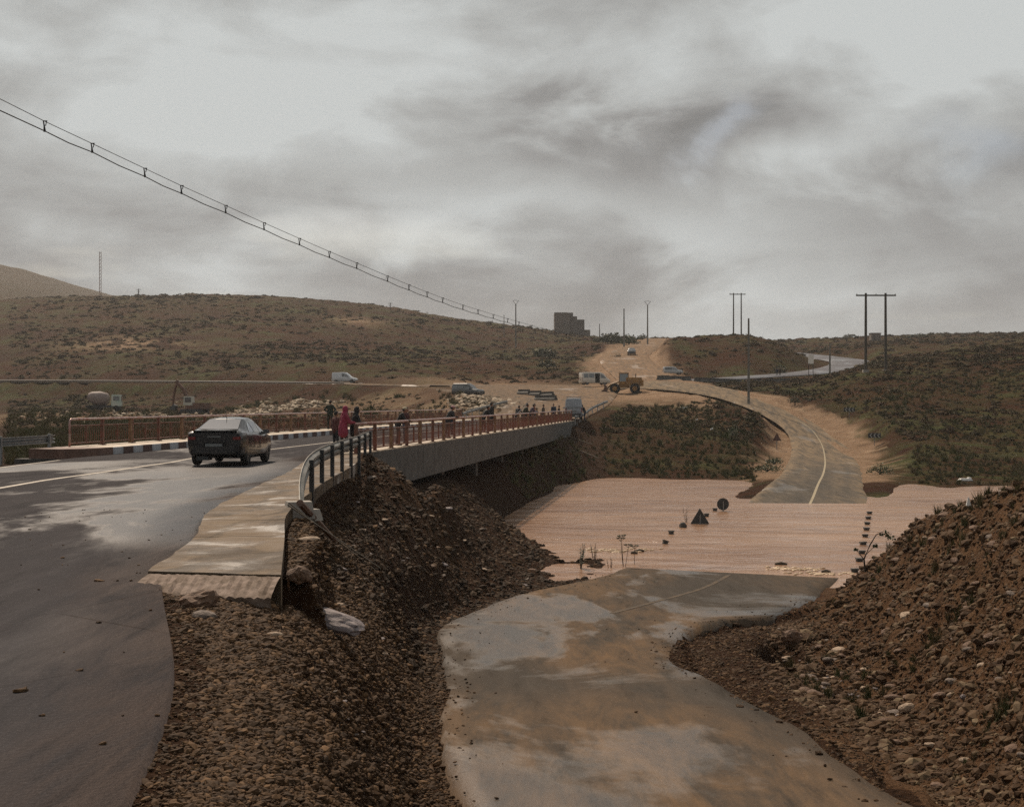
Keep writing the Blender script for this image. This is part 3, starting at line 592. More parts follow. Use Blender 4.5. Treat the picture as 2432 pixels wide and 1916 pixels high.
# ---- kerbs, alternately painted
def kerb(name, label, off, z1, s_start, parity):
    r = empty(name, (BX, BY, 0), BRZ, label, 'kerb'); pr = {}
    for k in range(int((LEN - s_start) / 1.0)):
        mat = M_WHITE if (k + parity) % 2 else M_RED
        if mat.name not in pr:
            pr[mat.name] = o = sbox('kerb_stone', 0, .985, off - .07, off + .07, 4.55, z1, mat, r)
        else: o = pr[mat.name].copy(); COL.objects.link(o); o.parent = r
        o.location = (random.uniform(-.006, .006), s_start + k, random.uniform(-.006, .006))
    return r
kerb('kerb', 'left kerb of the bridge painted in white and dark red blocks', 10.07, 4.95, 2.11, 1)
kerb('kerb', 'right kerb of the bridge beside the leaning people', 1.44, 4.84, 0.0, 1)
# rounded nose of the left sidewalk
b = MB(); pts = [(10.0, 2.09), (10.02, .9), (10.3, .0), (10.9, -.6), (12.25, -.2), (12.25, 2.09)]
vs = [(-o, s, z) for z in (4.5, 4.955) for o, s in pts]; k = len(pts)
b.raw(vs, [tuple(range(k - 1, -1, -1)), tuple(range(k, 2 * k))] + [(i, (i + 1) % k, k + (i + 1) % k, k + i) for i in range(k)])
o = b.build('sidewalk_nose', simple('dirty_red_concrete', (.16, .085, .06), .7, .4, 4, bump=.01), sw)
# ---- approach sidewalk on the right, slabs following the curve
ap = [(-3.98, 15.7, -2.42, 15.0), (-4.3, 19.3, -3.02, 19.0), (-5.0, 23.4, -3.6, 22.8), (-5.3, 26.0, -3.88, 25.8), (-5.5, 29.4, -4.06, 29.3), (-5.72, 33.2, -4.3, 33.3), (-5.9, 37.2, -4.44, 37.2), (-6.25, 42, -4.62, 42.0), (-6.6, 46, -4.95, 46.2), (-6.85, 50.4, -5.4, 50.6)]
aps = catmull([(a, b_, DK + .085, c, d, DK + .13) for a, b_, c, d in ap], 1.0)
pv = empty('approach_sidewalk', (0, 0, 0), kind='structure'); pv['label'] = 'worn pale concrete sidewalk leading to the bridge'
cuts = [0]; acc = 0
dl = np.r_[0, np.cumsum(np.linalg.norm(np.diff(aps[:, 3:5], axis=0), axis=1))]
edges_at = [0, 4.4, 7.1, 11.0, 14.6, 18.2, 22, 26, 30, 34, dl[-1]]
for a0, a1 in zip(edges_at[:-1], edges_at[1:]):
    ts = np.linspace(a0 + (.02 if a0 else 0), a1 - .02, 10); rows = np.array([[np.interp(tt, dl, aps[:, c]) for c in range(6)] for tt in ts])
    nc = 8; V = []; fs = []
    for i, r_ in enumerate(rows):
        j = .05 * fbm(np.array([ts[i] * 1.3]), np.array([2.]), 3, 81)[0]
        for s in np.linspace(0, 1, nc + 1):
            p = r_[:3] * (1 - s) + r_[3:] * s; p = p.copy()
            if s == 0: p[0] += j - .03
            p[2] += .012 * fbm(np.array([p[0] * 2]), np.array([p[1] * .8]), 3, 83)[0]; V.append(p)
    nrow = len(rows); V = np.array(V); Bm = V.copy(); Bm[:, 2] -= .62; n0 = len(V); V = np.r_[V, Bm]; kk = nc + 1
    for i in range(nrow - 1):
        for j in range(nc): a = i * kk + j; fs.append((a, a + 1, a + kk + 1, a + kk)); a += n0; fs.append((a, a + kk, a + kk + 1, a + 1))
        a = i * kk; fs.append((a, a + kk, a + kk + n0, a + n0)); a += nc; fs.append((a, a + n0, a + kk + n0, a + kk))
    for j in range(nc): fs.append((j, j + n0, j + 1 + n0, j + 1)); a = (nrow - 1) * kk + j; fs.append((a, a + 1, a + 1 + n0, a + n0))
    mesh_obj('slab', V, fs, None, pv)
M_SLAB = bpy.data.materials.new('worn_concrete_slab'); M_SLAB.use_nodes = True; t = NT(M_SLAB.node_tree); b_ = t.n['Principled BSDF']
pos = t.add('ShaderNodeNewGeometry').outputs['Position']
n1 = t.noise(pos, .8, 6, .6, .5); n2 = t.noise(t.mapping(pos, (.6, 5, 1)), 1.6, 5, .65, .3); n3 = t.noise(pos, 18, 4, .7)
c = t.mix(t.rng(n1, .35, .65), (.185, .138, .090), (.095, .064, .038)); c = t.mix(t.rng(n2, .46, .62), c, (.11, .078, .052)); c = t.mix(t.rng(n1, .56, .62), c, (.36, .34, .315)); c = t.mix(t.math('MULTIPLY', n3, .35), c, (.2, .14, .09))
n4 = t.noise(t.mapping(pos, (.9, .45, 1)), 1.1, 7, .68, 1.2); c = t.mix(t.rng(n4, .46, .58, 0, .85), c, (.055, .040, .027))
t.link(c, b_.inputs['Base Color']); t.link(t.rng(n1, .4, .66, .8, .45), b_.inputs['Roughness']); b_.inputs['Specular IOR Level'].default_value = .12
t.link(t.bump(t.math('ADD', n2, t.math('MULTIPLY', n3, .4)), .7, .05), b_.inputs['Normal'])
for o in pv.children: o.data.materials.append(M_SLAB)
# rough ribbed end of the last slab, sloping down to the gravel
n = 44; r = random.Random(3); NR = 7
top = [Vector((-3.98, 15.66, 4.752)).lerp(Vector((-2.42, 14.97, 4.80)), i / n) for i in range(n + 1)]
V = []; fs = []
for j in range(NR + 1):
    t_ = j / NR
    for i, p in enumerate(top): V.append(p + Vector((-.10 * t_ * (i == 0), -.62 * t_ + (.03 * r.uniform(-1, 1) if j > 4 else 0), -.012 - .13 * t_ ** 1.5 - .02 * (math.sin(i * 2.1 + j * .25) * .5 + .5) * (j > 0) + r.uniform(-.006, .006))))
for i in range(n + 1): q = V[NR * (n + 1) + i]; V.append(q + Vector((0, .04 + .03 * r.random(), -.16 - .1 * r.random())))
for j in range(NR + 1):
    for i in range(n): a = j * (n + 1) + i; fs.append((a, a + n + 1, a + n + 2, a + 1))
mesh_obj('broken_slab_end', V, fs, simple('ribbed_pale_concrete', (.26, .20, .165), .8, .35, 7, bump=.03, col2=(.12, .088, .064), spec=.1), pv)

# ---- bridge railings
def railing(label, off, s0, s1, zt, pitch, nind, curved=False):
    r = empty('bridge_railing', (BX, BY, 0), BRZ, label, 'railing', 'red bridge railings')
    z0 = zt; H = 1.05
    b = MB(); pts = [(-off, s, z0 + H) for s in np.arange(s0, s1 + .01, 6)]
    if curved: pts = [(-off, s0, z0 - .4), (-off, s0, z0 + H - .16), (-off, s0 + .05, z0 + H - .05), (-off, s0 + .16, z0 + H)] + pts[1:]
    else: pts = pts
    b.tube(pts, .045, 8); b.build('handrail', M_RAILT, r, True)
    b = MB(); b.box((-off, (s0 + s1) / 2, z0 + .12), (.05, s1 - s0, .05)); b.build('bottom_rail', M_RAIL, r)
    b = MB(); b.box((-off, (s0 + s1) / 2, z0 + .80), (.05, s1 - s0, .04)); b.build('middle_rail', M_RAIL, r)
    n = int((s1 - s0) / pitch)
    bp = MB(); bp.box((-off, 0, z0 + H / 2 - .03), (.12, .12, H - .02)); bp.box((-off, 0, z0 + .01), (.26, .26, .03)); P0 = bp.build('post', M_RAIL, r); P0.location = (0, s0 + (pitch if curved else 0), 0)
    bt = MB(); bt.box((-off, 0, z0 + .46), (.06, .05, .70)); T0 = bt.build('stanchion', M_RAIL, r); T0.location = (0, s0 + pitch / 2, 0)
    for k in range(2 if curved else 1, n + 1):
        c = P0.copy(); COL.objects.link(c); c.parent = r; c.location = (0, s0 + k * pitch, 0)
    pt_ = MB(); pt_.box((-off, 0, z0 + H / 2 - .03), (.11, .16, H - .02)); PT = None  # tan copy beside every other post: its sunlit side as colour
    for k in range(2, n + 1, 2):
        if PT is None: PT = cc_ = pt_.build('post', M_SUNFACE, r)
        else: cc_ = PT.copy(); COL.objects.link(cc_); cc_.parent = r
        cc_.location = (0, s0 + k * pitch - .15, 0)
    for k in range(1, n):
        c = T0.copy(); COL.objects.link(c); c.parent = r; c.location = (0, s0 + (k + .5) * pitch, 0)
    bb = MB(); bb.box((-off, 0, z0 + .46), (.018, .018, .66)); B0 = None; bulk = MB(); cnt = 0
    for k in range(n):
        m_ = 16
        for i in range(1, m_):
            if i == m_ // 2: continue
            s = s0 + k * pitch + i * pitch / m_
            if cnt < nind:
                if B0 is None: B0 = bb.build('baluster', M_RAIL, r); c = B0
                else: c = B0.copy(); COL.objects.link(c); c.parent = r
                c.location = (0, s, 0)
            else: bulk.box((-off, s, z0 + .46), (.018, .018, .66))
            cnt += 1
    tag(bulk.build('balusters', M_RAIL, r), kind='stuff')
    return r
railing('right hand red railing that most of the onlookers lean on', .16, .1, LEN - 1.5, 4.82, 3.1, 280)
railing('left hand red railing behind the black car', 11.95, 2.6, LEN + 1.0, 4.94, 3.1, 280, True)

# ---- guardrails
def wbeam(name, pts, mat, parent, H=.31, sgn=1):
    prof = [(0, 0), (.0, .035), (.075, .075), (.075, .12), (0, .155), (.075, .19), (.075, .235), (0, .275), (0, .31)]
    pts = [Vector(p) for p in pts]; V = []; fs = []; k = len(prof)
    for i, p in enumerate(pts):
        d = (pts[min(i + 1, len(pts) - 1)] - pts[max(i - 1, 0)]); d.z = 0; d.normalize(); nrm = Vector((d.y, -d.x, 0)) * sgn
        V += [p + nrm * (a) + Vector((0, 0, -z * H / .31)) for a, z in prof]
        V += [p + nrm * (a - .012) + Vector((0, 0, -z * H / .31)) for a, z in prof]
    for i in range(len(pts) - 1):
        for j in range(k - 1):
            a = i * 2 * k + j; b2 = a + 2 * k; fs += [(a, b2, b2 + 1, a + 1), (a + k, a + k + 1, b2 + k + 1, b2 + k)]
        a = i * 2 * k; b2 = a + 2 * k; fs += [(a, a + k, b2 + k, b2), (a + k - 1, b2 + k - 1, b2 + 2 * k - 1, a + 2 * k - 1)]
    return mesh_obj(name, V, fs, mat, parent)
g1 = empty('guardrail', (-3.95, 26, 4.8), 0, 'flared steel guardrail sweeping from the sidewalk to the right railing', 'guardrail')
gp = [(-3.74, 25.3, 4.88), (-3.86, 26.0, 5.10), (-4.02, 27.4, 5.34), (-4.2, 29.5, 5.50), (-4.4, 32.6, 5.57), (-4.55, 36.5, 5.60), (-4.66, 40.5, 5.61), (-4.8, 45, 5.61), (-5.05, 49, 5.60), (-5.22, 52.2, 5.60)]
gc = catmull(gp, .7) - np.array([-3.95, 26, 4.8]); wbeam('beam', gc, simple('guardrail_steel', (.23, .22, .20), .5, .4, 1.5, metal=.35, col2=(.12, .115, .10)), g1, .36)
for yy in (29.0, 32.2, 35.0, 37.8, 40.6, 43.6, 47, 51.2):
    xx = np.interp(yy, [p[1] for p in gp], [p[0] for p in gp]) + .10; zt = np.interp(yy, [p[1] for p in gp], [p[2] for p in gp])
    b = MB(); b.box((xx + 3.95, yy - 26, (zt + 4.1) / 2 - 4.8), (.09, .12, zt - 4.1)); b.build('post', M_DARK, g1)
b = MB(); b.box((.22, -.95, -.06), (.52, .42, .30), .3, .8); b.box((.42, -.75, -.16), (.3, .3, .2), .6, .7); b.build('footing', M_CONCG, g1)
def guard(label, pts, step=4, grp='steel guardrails'):
    pts = [Vector(p) for p in pts]; o = pts[0].copy(); g = empty('guardrail', o, 0, label, 'guardrail', grp)
    cc = catmull([tuple(p - o) for p in pts], 2); wbeam('beam', cc, M_GALV, g)
    L_ = np.r_[0, np.cumsum(np.linalg.norm(np.diff(cc, axis=0), axis=1))]
    for s in np.arange(.5, L_[-1], step):
        q = [np.interp(s, L_, cc[:, c]) for c in range(3)]; b = MB(); b.box((q[0], q[1], q[2] - .45), (.1, .12, 1.0)); b.build('post', M_GALV, g)
    return g
guard('blue grey guardrail ending at the left nose of the bridge railing', [(-17.3, 54.2, 5.42), (-17.9, 48, 5.4), (-18, 40, 5.35), (-18.5, 28, 5.35)])
lft = [dp(LEN + 1.2, 11.9, 5.65), dp(LEN + 8, 12.2, 5.85), dp(LEN + 18, 11.6, 6.4), dp(LEN + 27, 10.4, 7.0)]
guard('galvanised guardrail continuing from the far end of the left railing', [lft[0], lft[1], lft[2], lft[3]])
guard('low guardrail at the far end of the right railing above the bank', [dp(LEN - 1, -.1, 5.35), (7.6, 154, 5.5), (9.1, 163, 6.2), (11.6, 174, 7.0)])
# pale sloping kerbs along the embankment road
M_KERBF = simple('far_kerb_concrete', (.11, .09, .07), .5, .3, .5)  # the kerb concrete's own even tone
for f0, lab, w0, dz in ((1.03, 'thin pale kerb on the near edge of the embankment road', .16, -.10), (-.03, 'thin pale kerb on the far edge of the embankment road', .16, -.10)):
    e = ROADS['R1c'][8:]; q = e[:, :3] * (1 - f0) + e[:, 3:] * f0; dd_ = (e[:, :3] - e[:, 3:]); dd_[:, 2] = 0; dd_ /= np.linalg.norm(dd_, axis=1)[:, None]
    near = q + dd_ * 0; sgn_ = 1
    tocam = np.array([0, -1, 0]); A0 = q + [0, 0, .16]; A1 = q + tocam * w0 + [0, 0, .16 + dz]; A2 = q + tocam * w0 + [0, 0, -.5]
    V = np.stack([A0, A1, A2], 1).reshape(-1, 3); fs = []
    for i in range(len(q) - 1):
        for j in (0, 1): a = i * 3 + j; fs.append((a, a + 3, a + 4, a + 1))
    tag(mesh_obj('road_kerb', V, fs, M_KERBF), lab, 'kerb')

# ================================================================== people
def hsv(c): return c
MATS = {}
def cloth(name, c, rough=.85):
    if name not in MATS: MATS[name] = simple(name, c, rough, .3, 9, bump=.008)
    return MATS[name]
SKIN = simple('skin', (.24, .12, .075), .6, .15, 8)
def rot(v, a): return Vector((v.x, v.y * math.cos(a) - v.z * math.sin(a), v.y * math.sin(a) + v.z * math.cos(a)))
def person(label, loc, face, H, top, bottom, pose='stand', lean_=None, hair=(.012, .01, .009), hood=None, hat=None, group=None, seed=0):
    """face: compass heading in degrees to the right of +Y"""
    r = random.Random(seed + 11); k = H / 1.75
    lean = {'stand': 0.03, 'rail': .42, 'walk': .06, 'hip': .02, 'phone': .10}[pose] + r.uniform(-.02, .02) if lean_ is None else lean_
    hip = Vector((0, 0, .93)); seg = []                      # seg: (a, b, ra, rb, part)
    def up(v): return hip + rot(Vector(v) - hip, -lean)      # lean the upper body forward (+Y)
    st = {'stand': .0, 'rail': .06, 'walk': .26, 'hip': .02, 'phone': .04}[pose]
    for s in (-1, 1):
        hp = Vector((s * .095, 0, .92)); kn = Vector((s * .115, s * st * .5 + .02, .49)); an = Vector((s * .12, s * st - (.03 if pose == 'walk' and s < 0 else 0), .09))
        if pose == 'rail' and s > 0: kn = Vector((.12, .10, .49)); an = Vector((.12, .02, .09))
        seg += [(hp, kn, .092, .062, 'leg'), (kn, an, .060, .042, 'leg'), (an + Vector((0, -.04, -.045)), an + Vector((0, .15, -.05)), .045, .036, 'shoe')]
    w = .0
    seg += [(Vector((0, 0, .93)), up((0, 0, 1.10)), .125, .115, 'top'), (up((-.06, 0, 1.0)), up((.06, 0, 1.0)), .11, .11, 'top'),
            (up((-.055, 0, 1.12)), up((-.075, .01, 1.33)), .10, .105, 'top'), (up((.055, 0, 1.12)), up((.075, .01, 1.33)), .10, .105, 'top'),
            (up((-.15, 0, 1.41)), up((.15, 0, 1.41)), .065, .065, 'top'), (up((0, 0, 1.40)), up((0, .015, 1.52)), .055, .052, 'skin')]
    if top.get('long'):                                      # coat or long tunic: skirt of the garment
        seg += [(Vector((-.06, 0, .96)), Vector((-.08, 0, .72)), .115, .12, 'top'), (Vector((.06, 0, .96)), Vector((.08, 0, .72)), .115, .12, 'top'), (Vector((0, 0, .96)), Vector((0, 0, .72)), .12, .12, 'top')]
    hd = up((0, .03, 1.63)); nod = -.35 if pose in ('rail', 'phone') else -.05
    hands = []
    for s in (-1, 1):
        sh = up((s * .185, 0, 1.40))
        if pose == 'rail': el = sh + Vector((s * .06, .12, -.25)); ha = el + Vector((-s * .07, .23, -.02))
        elif pose == 'hip' : el = sh + Vector((s * .17, -.05, -.22)); ha = Vector((s * .17, .05, 1.03))
        elif pose == 'phone' and s > 0: el = sh + Vector((.05, .10, -.25)); ha = el + Vector((-.08, .20, .12))
        elif pose == 'walk': el = sh + Vector((s * .05, -s * .10, -.27)); ha = el + Vector((0, -s * .05 + .08, -.23))
        else: el = sh + Vector((s * .06, -.02, -.28)); ha = el + Vector((0, .07, -.24))
        d = (ha - el).normalized()
        seg += [(sh, el, .056, .046, 'top'), (el, ha, .044, .034, 'top'), (ha + d * .005, ha + d * .075, .030, .036, 'skin')]
        hands.append((ha + d * .07, d, s))
    bk = 1.42 if top.get('long') else 1.24
    seg = [(a, c, ra * bk, rb * bk, pt) if pt == 'top' and top.get('bulk', 1) else (a, c, ra, rb, pt) for a, c, ra, rb, pt in seg]
    b = MB()
    for a, c, ra, rb, pt in seg:
        n = 5; b.tube([a.lerp(c, i / n) for i in range(n + 1)], [ra + (rb - ra) * i / n for i in range(n + 1)], 10); b.ball(a, ra, 10, 6); b.ball(c, rb, 10, 6)
    b.ball(hd, (.075, .095, .115), 14, 10)
    b.ball(hd + Vector((0, .092, -.015)), (.014, .020, .022), 8, 6)                     # nose
    for s in (-1, 1): b.ball(hd + Vector((s * .076, 0, -.005)), (.012, .020, .032), 8, 6)   # ears
    b.ball(hd + Vector((0, .07, -.075)), (.035, .03, .022), 8, 6)                         # chin and mouth
    tmp = mesh_obj('tmp', b.v, b.f); 
    mo = tmp.modifiers.new('r', 'REMESH'); mo.mode = 'VOXEL'; mo.voxel_size = .017
    m2 = tmp.modifiers.new('s', 'SMOOTH'); m2.factor = .6; m2.iterations = 3
    dg = bpy.context.evaluated_depsgraph_get(); me = bpy.data.meshes.new_from_object(tmp.evaluated_get(dg)); bpy.data.objects.remove(tmp)
    nv = len(me.vertices); co = np.empty(nv * 3, np.float32); me.vertices.foreach_get('co', co); co = co.reshape(-1, 3)
    nf = len(me.polygons); ce = np.empty(nf * 3, np.float32); me.polygons.foreach_get('center', ce); ce = ce.reshape(-1, 3)
    best = np.full(nf, 1e9); idx = np.zeros(nf, int); kinds = {'leg': 1, 'shoe': 2, 'top': 0, 'skin': 3}
    for a, c, ra, rb, pt in seg + [(hd, hd + Vector((0, 0, .01)), .1, .1, 'skin')]:
        A_ = np.array(a); D = np.array(c) - A_; tt = np.clip(((ce - A_) @ D) / max(D @ D, 1e-9), 0, 1); dd = np.linalg.norm(ce - A_ - tt[:, None] * D, axis=1) - (ra + (rb - ra) * tt)
        u = dd < best; best[u] = dd[u]; idx[u] = kinds[pt]
    fc = np.array([p.vertices[:] for p in me.polygons if len(p.vertices) == 4]); ok = np.array([len(p.vertices) == 4 for p in me.polygons])
    V = list(map(tuple, co)); Fq = [tuple(p.vertices) for p in me.polygons]; mi = list(idx)
    fb = MB()                                                                              # fingers join the palm inside the same mesh
    for h, d, s in hands:
        side = d.cross(Vector((0, 0, 1))).normalized(); dn = Vector((0, 0, -1))
        for i, ln in enumerate((.062, .072, .068, .052)):
            o_ = h + side * (i - 1.5) * .017; fb.tube([o_ - d * .02, o_ + d * ln * .55, o_ + d * ln * .8 + dn * ln * .45], [.009, .0085, .006], 6)
        fb.tube([h - d * .045 + side * s * -.025, h - d * .01 + side * s * -.05 + dn * .01, h + d * .02 + side * s * -.055 + dn * .02], [.011, .010, .007], 6)
    for s in (-1, 1): fb.ball(hd + Vector((s * .03, .088, .012)), (.010, .006, .007), 6, 4)
    base = len(V); V += fb.v; Fq += [tuple(i + base for i in f) for f in fb.f]; neye = 2 * (6 * 2 + 6 * 2); mi += [3] * len(fb.f)
    for q in range(len(fb.f)):                                                             # eyes dark
        if max(fb.f[q]) >= len(fb.v) - 2 * (2 + 6 * 3): mi[len(mi) - len(fb.f) + q] = 4
    tm = cloth(top['name'], top['c']); lm = cloth(bottom[0], bottom[1])
    root = empty('person', loc, -R(face), label, 'person', group)
    body = mesh_obj('body', np.array(V) * k, Fq, None, root, True, [tm, lm, cloth('black_shoes', (.02, .018, .016)), SKIN, cloth('eye_dark', (.01, .008, .008))], mi)
    bpy.data.meshes.remove(me)
    if hood:
        b = MB(); b.ball(hd + Vector((0, -.02, .02)), (.112, .125, .150), 14, 10); b.tube([up((0, 0, 1.39)), up((0, -.01, 1.48)), hd + Vector((0, -.03, -.05))], [.13, .11, .10], 12)
        vs = [Vector(v) for v in b.v]; V2 = [(v.x, min(v.y, hd.y + .055), v.z) for v in vs]
        mesh_obj('hood', np.array(V2) * k, b.f, cloth(hood[0], hood[1]), root, True)
    else:
        b = MB(); b.ball(hd + Vector((0, -.014, .022)), (.084, .098, .108), 14, 10)
        V2 = [(v[0], v[1] if v[2] > hd.z + .03 else min(v[1], hd.y - .005), max(v[2], hd.z - .055)) for v in b.v]
        mesh_obj('hair', np.array(V2) * k, b.f, cloth('dark_hair', hair), root, True)
        if hat:
            b = MB(); b.ball(hd + Vector((0, -.005, .065)), (.095, .112, .075), 12, 8); V2 = [(v[0], v[1], max(v[2], hd.z + .045)) for v in b.v]
            b2 = MB(); b2.v = V2; b2.f = b.f
            if hat[2]: b2.box(hd + Vector((0, .12, .055)), (.13, .10, .012))
            mesh_obj('cap', np.array(b2.v) * k, b2.f, cloth(hat[0], hat[1]), root, True)
    return root
def T(name, c, long=False): return {'name': name, 'c': c, 'long': long}
TR = ('dark_trousers', (.022, .022, .026)); JN = ('faded_jeans', (.045, .055, .085)); KH = ('khaki_trousers', (.06, .05, .035))
BD = math.degrees(math.atan2(U.x, U.y))
def dpl(px, off, z): # place on the deck: find s so that the point shows at column px
    s = 0
    for _ in range(40):
        p = dp(s, off, z); s += ((px - 1216) / F * p.y - p.x) / (U.x - (px - 1216) / F * U.y)
    return dp(s, off, z)
G = 'onlookers along the bridge'
SWZ = 4.825
person('person in a bright pink hooded jacket at the near end of the right railing', dpl(815, .95, SWZ), BD + 55, 1.66, T('pink_jacket', (.27, .028, .060), True), TR, 'rail', lean_=.12, hood=('pink_hood', (.30, .03, .07)), group=G, seed=1)
person('person in black with a dark hood standing beside the pink jacket', dpl(841, .62, SWZ), BD + 65, 1.64, T('black_coat', (.012, .012, .014), True), TR, 'rail', lean_=.15, hood=('black_hood', (.012, .012, .014)), group=G, seed=2)
person('small person in a dark top half hidden behind the pink jacket', dpl(797, 2.2, DK), BD + 40, 1.62, T('maroon_top', (.10, .03, .025)), TR, 'stand', group=G, seed=3)
person('person in dark green standing at the left railing with a hand on it', dpl(784, 11.2, 4.95), BD + 5, 1.85, T('dark_green_jacket', (.018, .028, .018)), ('olive_trousers', (.02, .026, .016)), 'hip', group=G, seed=4)
person('person with a pale cream cap leaning over the right railing', dpl(945, .62, SWZ), BD + 80, 1.68, T('black_jacket', (.014, .014, .015)), TR, 'rail', hat=('cream_cap', (.55, .47, .33), False), group=G, seed=5)
person('person in an orange brown collar turned beside the pale cap', dpl(962, .95, SWZ), BD + 110, 1.62, T('dark_maroon_jacket', (.07, .02, .02)), JN, 'phone', group=G, seed=6)
person('person bending over the right railing in a pink and white cap', dpl(1062, .60, SWZ), BD + 75, 1.72, T('navy_black_jacket', (.014, .016, .02)), TR, 'rail', hat=('pink_white_cap', (.45, .25, .27), True), group=G, seed=7)
person('person in dark clothes behind the pink and white cap', dpl(1073, 1.7, DK), BD + 60, 1.76, T('charcoal_jacket', (.02, .02, .022)), JN, 'stand', group=G, seed=8)
person('stocky person in black leaning at the left of the dark pair', dpl(1148, .72, SWZ), BD + 65, 1.70, T('black_jumper', (.012, .013, .014)), TR, 'rail', group=G, seed=9)
person('tall person in black at the right of the dark pair', dpl(1166, .9, SWZ), BD + 50, 1.84, T('black_parka', (.013, .013, .013), True), TR, 'stand', group=G, seed=10)
person('person in black at the left of the tight group by the umbrella pole', dpl(1227, 1.1, SWZ), BD + 30, 1.70, T('black_anorak', (.015, .015, .018)), JN, 'rail', group=G, seed=11)
person('broad person in an olive parka in the middle of the tight group', dpl(1243, .65, SWZ), BD + 75, 1.82, T('olive_parka', (.03, .034, .02), True), KH, 'rail', group=G, seed=12)
person('person in dark blue behind the olive parka', dpl(1250, 1.3, SWZ), BD + 85, 1.82, T('dark_blue_jacket', (.018, .022, .045)), TR, 'stand', group=G, seed=13)
person('person in violet grey to the right of the olive parka', dpl(1259, .8, SWZ), BD + 70, 1.78, T('violet_jacket', (.06, .045, .07)), TR, 'rail', group=G, seed=14)
person('person in a rust orange jacket in the middle of the railing crowd', dpl(1268, 1.2, SWZ), BD + 80, 1.76, T('rust_jacket', (.20, .06, .03)), TR, 'stand', group=G, seed=15)
person('child in dark teal in front of the rust orange jacket', dpl(1274, .65, SWZ), BD + 60, 1.42, T('teal_jacket', (.018, .035, .04)), TR, 'stand', group=G, seed=16)
person('slim person in grey and brown standing alone by the right railing', dpl(1290, 1.0, SWZ), BD + 90, 1.70, T('grey_brown_coat', (.07, .055, .045), True), TR, 'stand', group=G, seed=17)
person('tall person in a dark blue jacket walking on the bridge', dpl(1315, 1.9, DK), BD + 185, 1.90, T('blue_jacket', (.018, .03, .055)), ('grey_trousers', (.035, .035, .035)), 'walk', group=G, seed=18)
person('person in a brown top with pink at the hip by the end of the railing', dpl(1327, .9, SWZ), BD + 100, 1.58, T('brown_top', (.05, .035, .028)), ('pinkish_trousers', (.16, .06, .06)), 'stand', group=G, seed=19)
pm = P(1389, 1002, 152); person('person in black bending at the right side of the van', (pm[0], pm[1], gz(pm[0], pm[1]) + .05), -60, 1.80, T('black_fleece', (.014, .015, .017)), JN, 'rail', group=G, seed=20)
for px_, lab, c_, sd_ in ((1845, 'distant person in dark blue on the right behind the barriers', (.02, .03, .05), 21), (1852, 'distant person in brown beside the one in dark blue', (.06, .04, .03), 22)):
    x_, y_, z_ = P(px_, 880, 283); person(lab, (x_, y_, gz(x_, y_)), 170, 1.8, T('far_top%d' % sd_, c_), TR, 'stand', group='people far off on the hill road', seed=sd_)
# folded pale umbrella / pole held in the group
b = MB(); a0 = dpl(1224, .4, 5.75); b.tube([(0, 0, 0), (1.1, 0, 1.15)], [.03, .012], 6); o = b.build('pole', M_WHITE); o.location = a0; tag(o, 'thin white pole leaning on the railing by the tight group', 'pole')
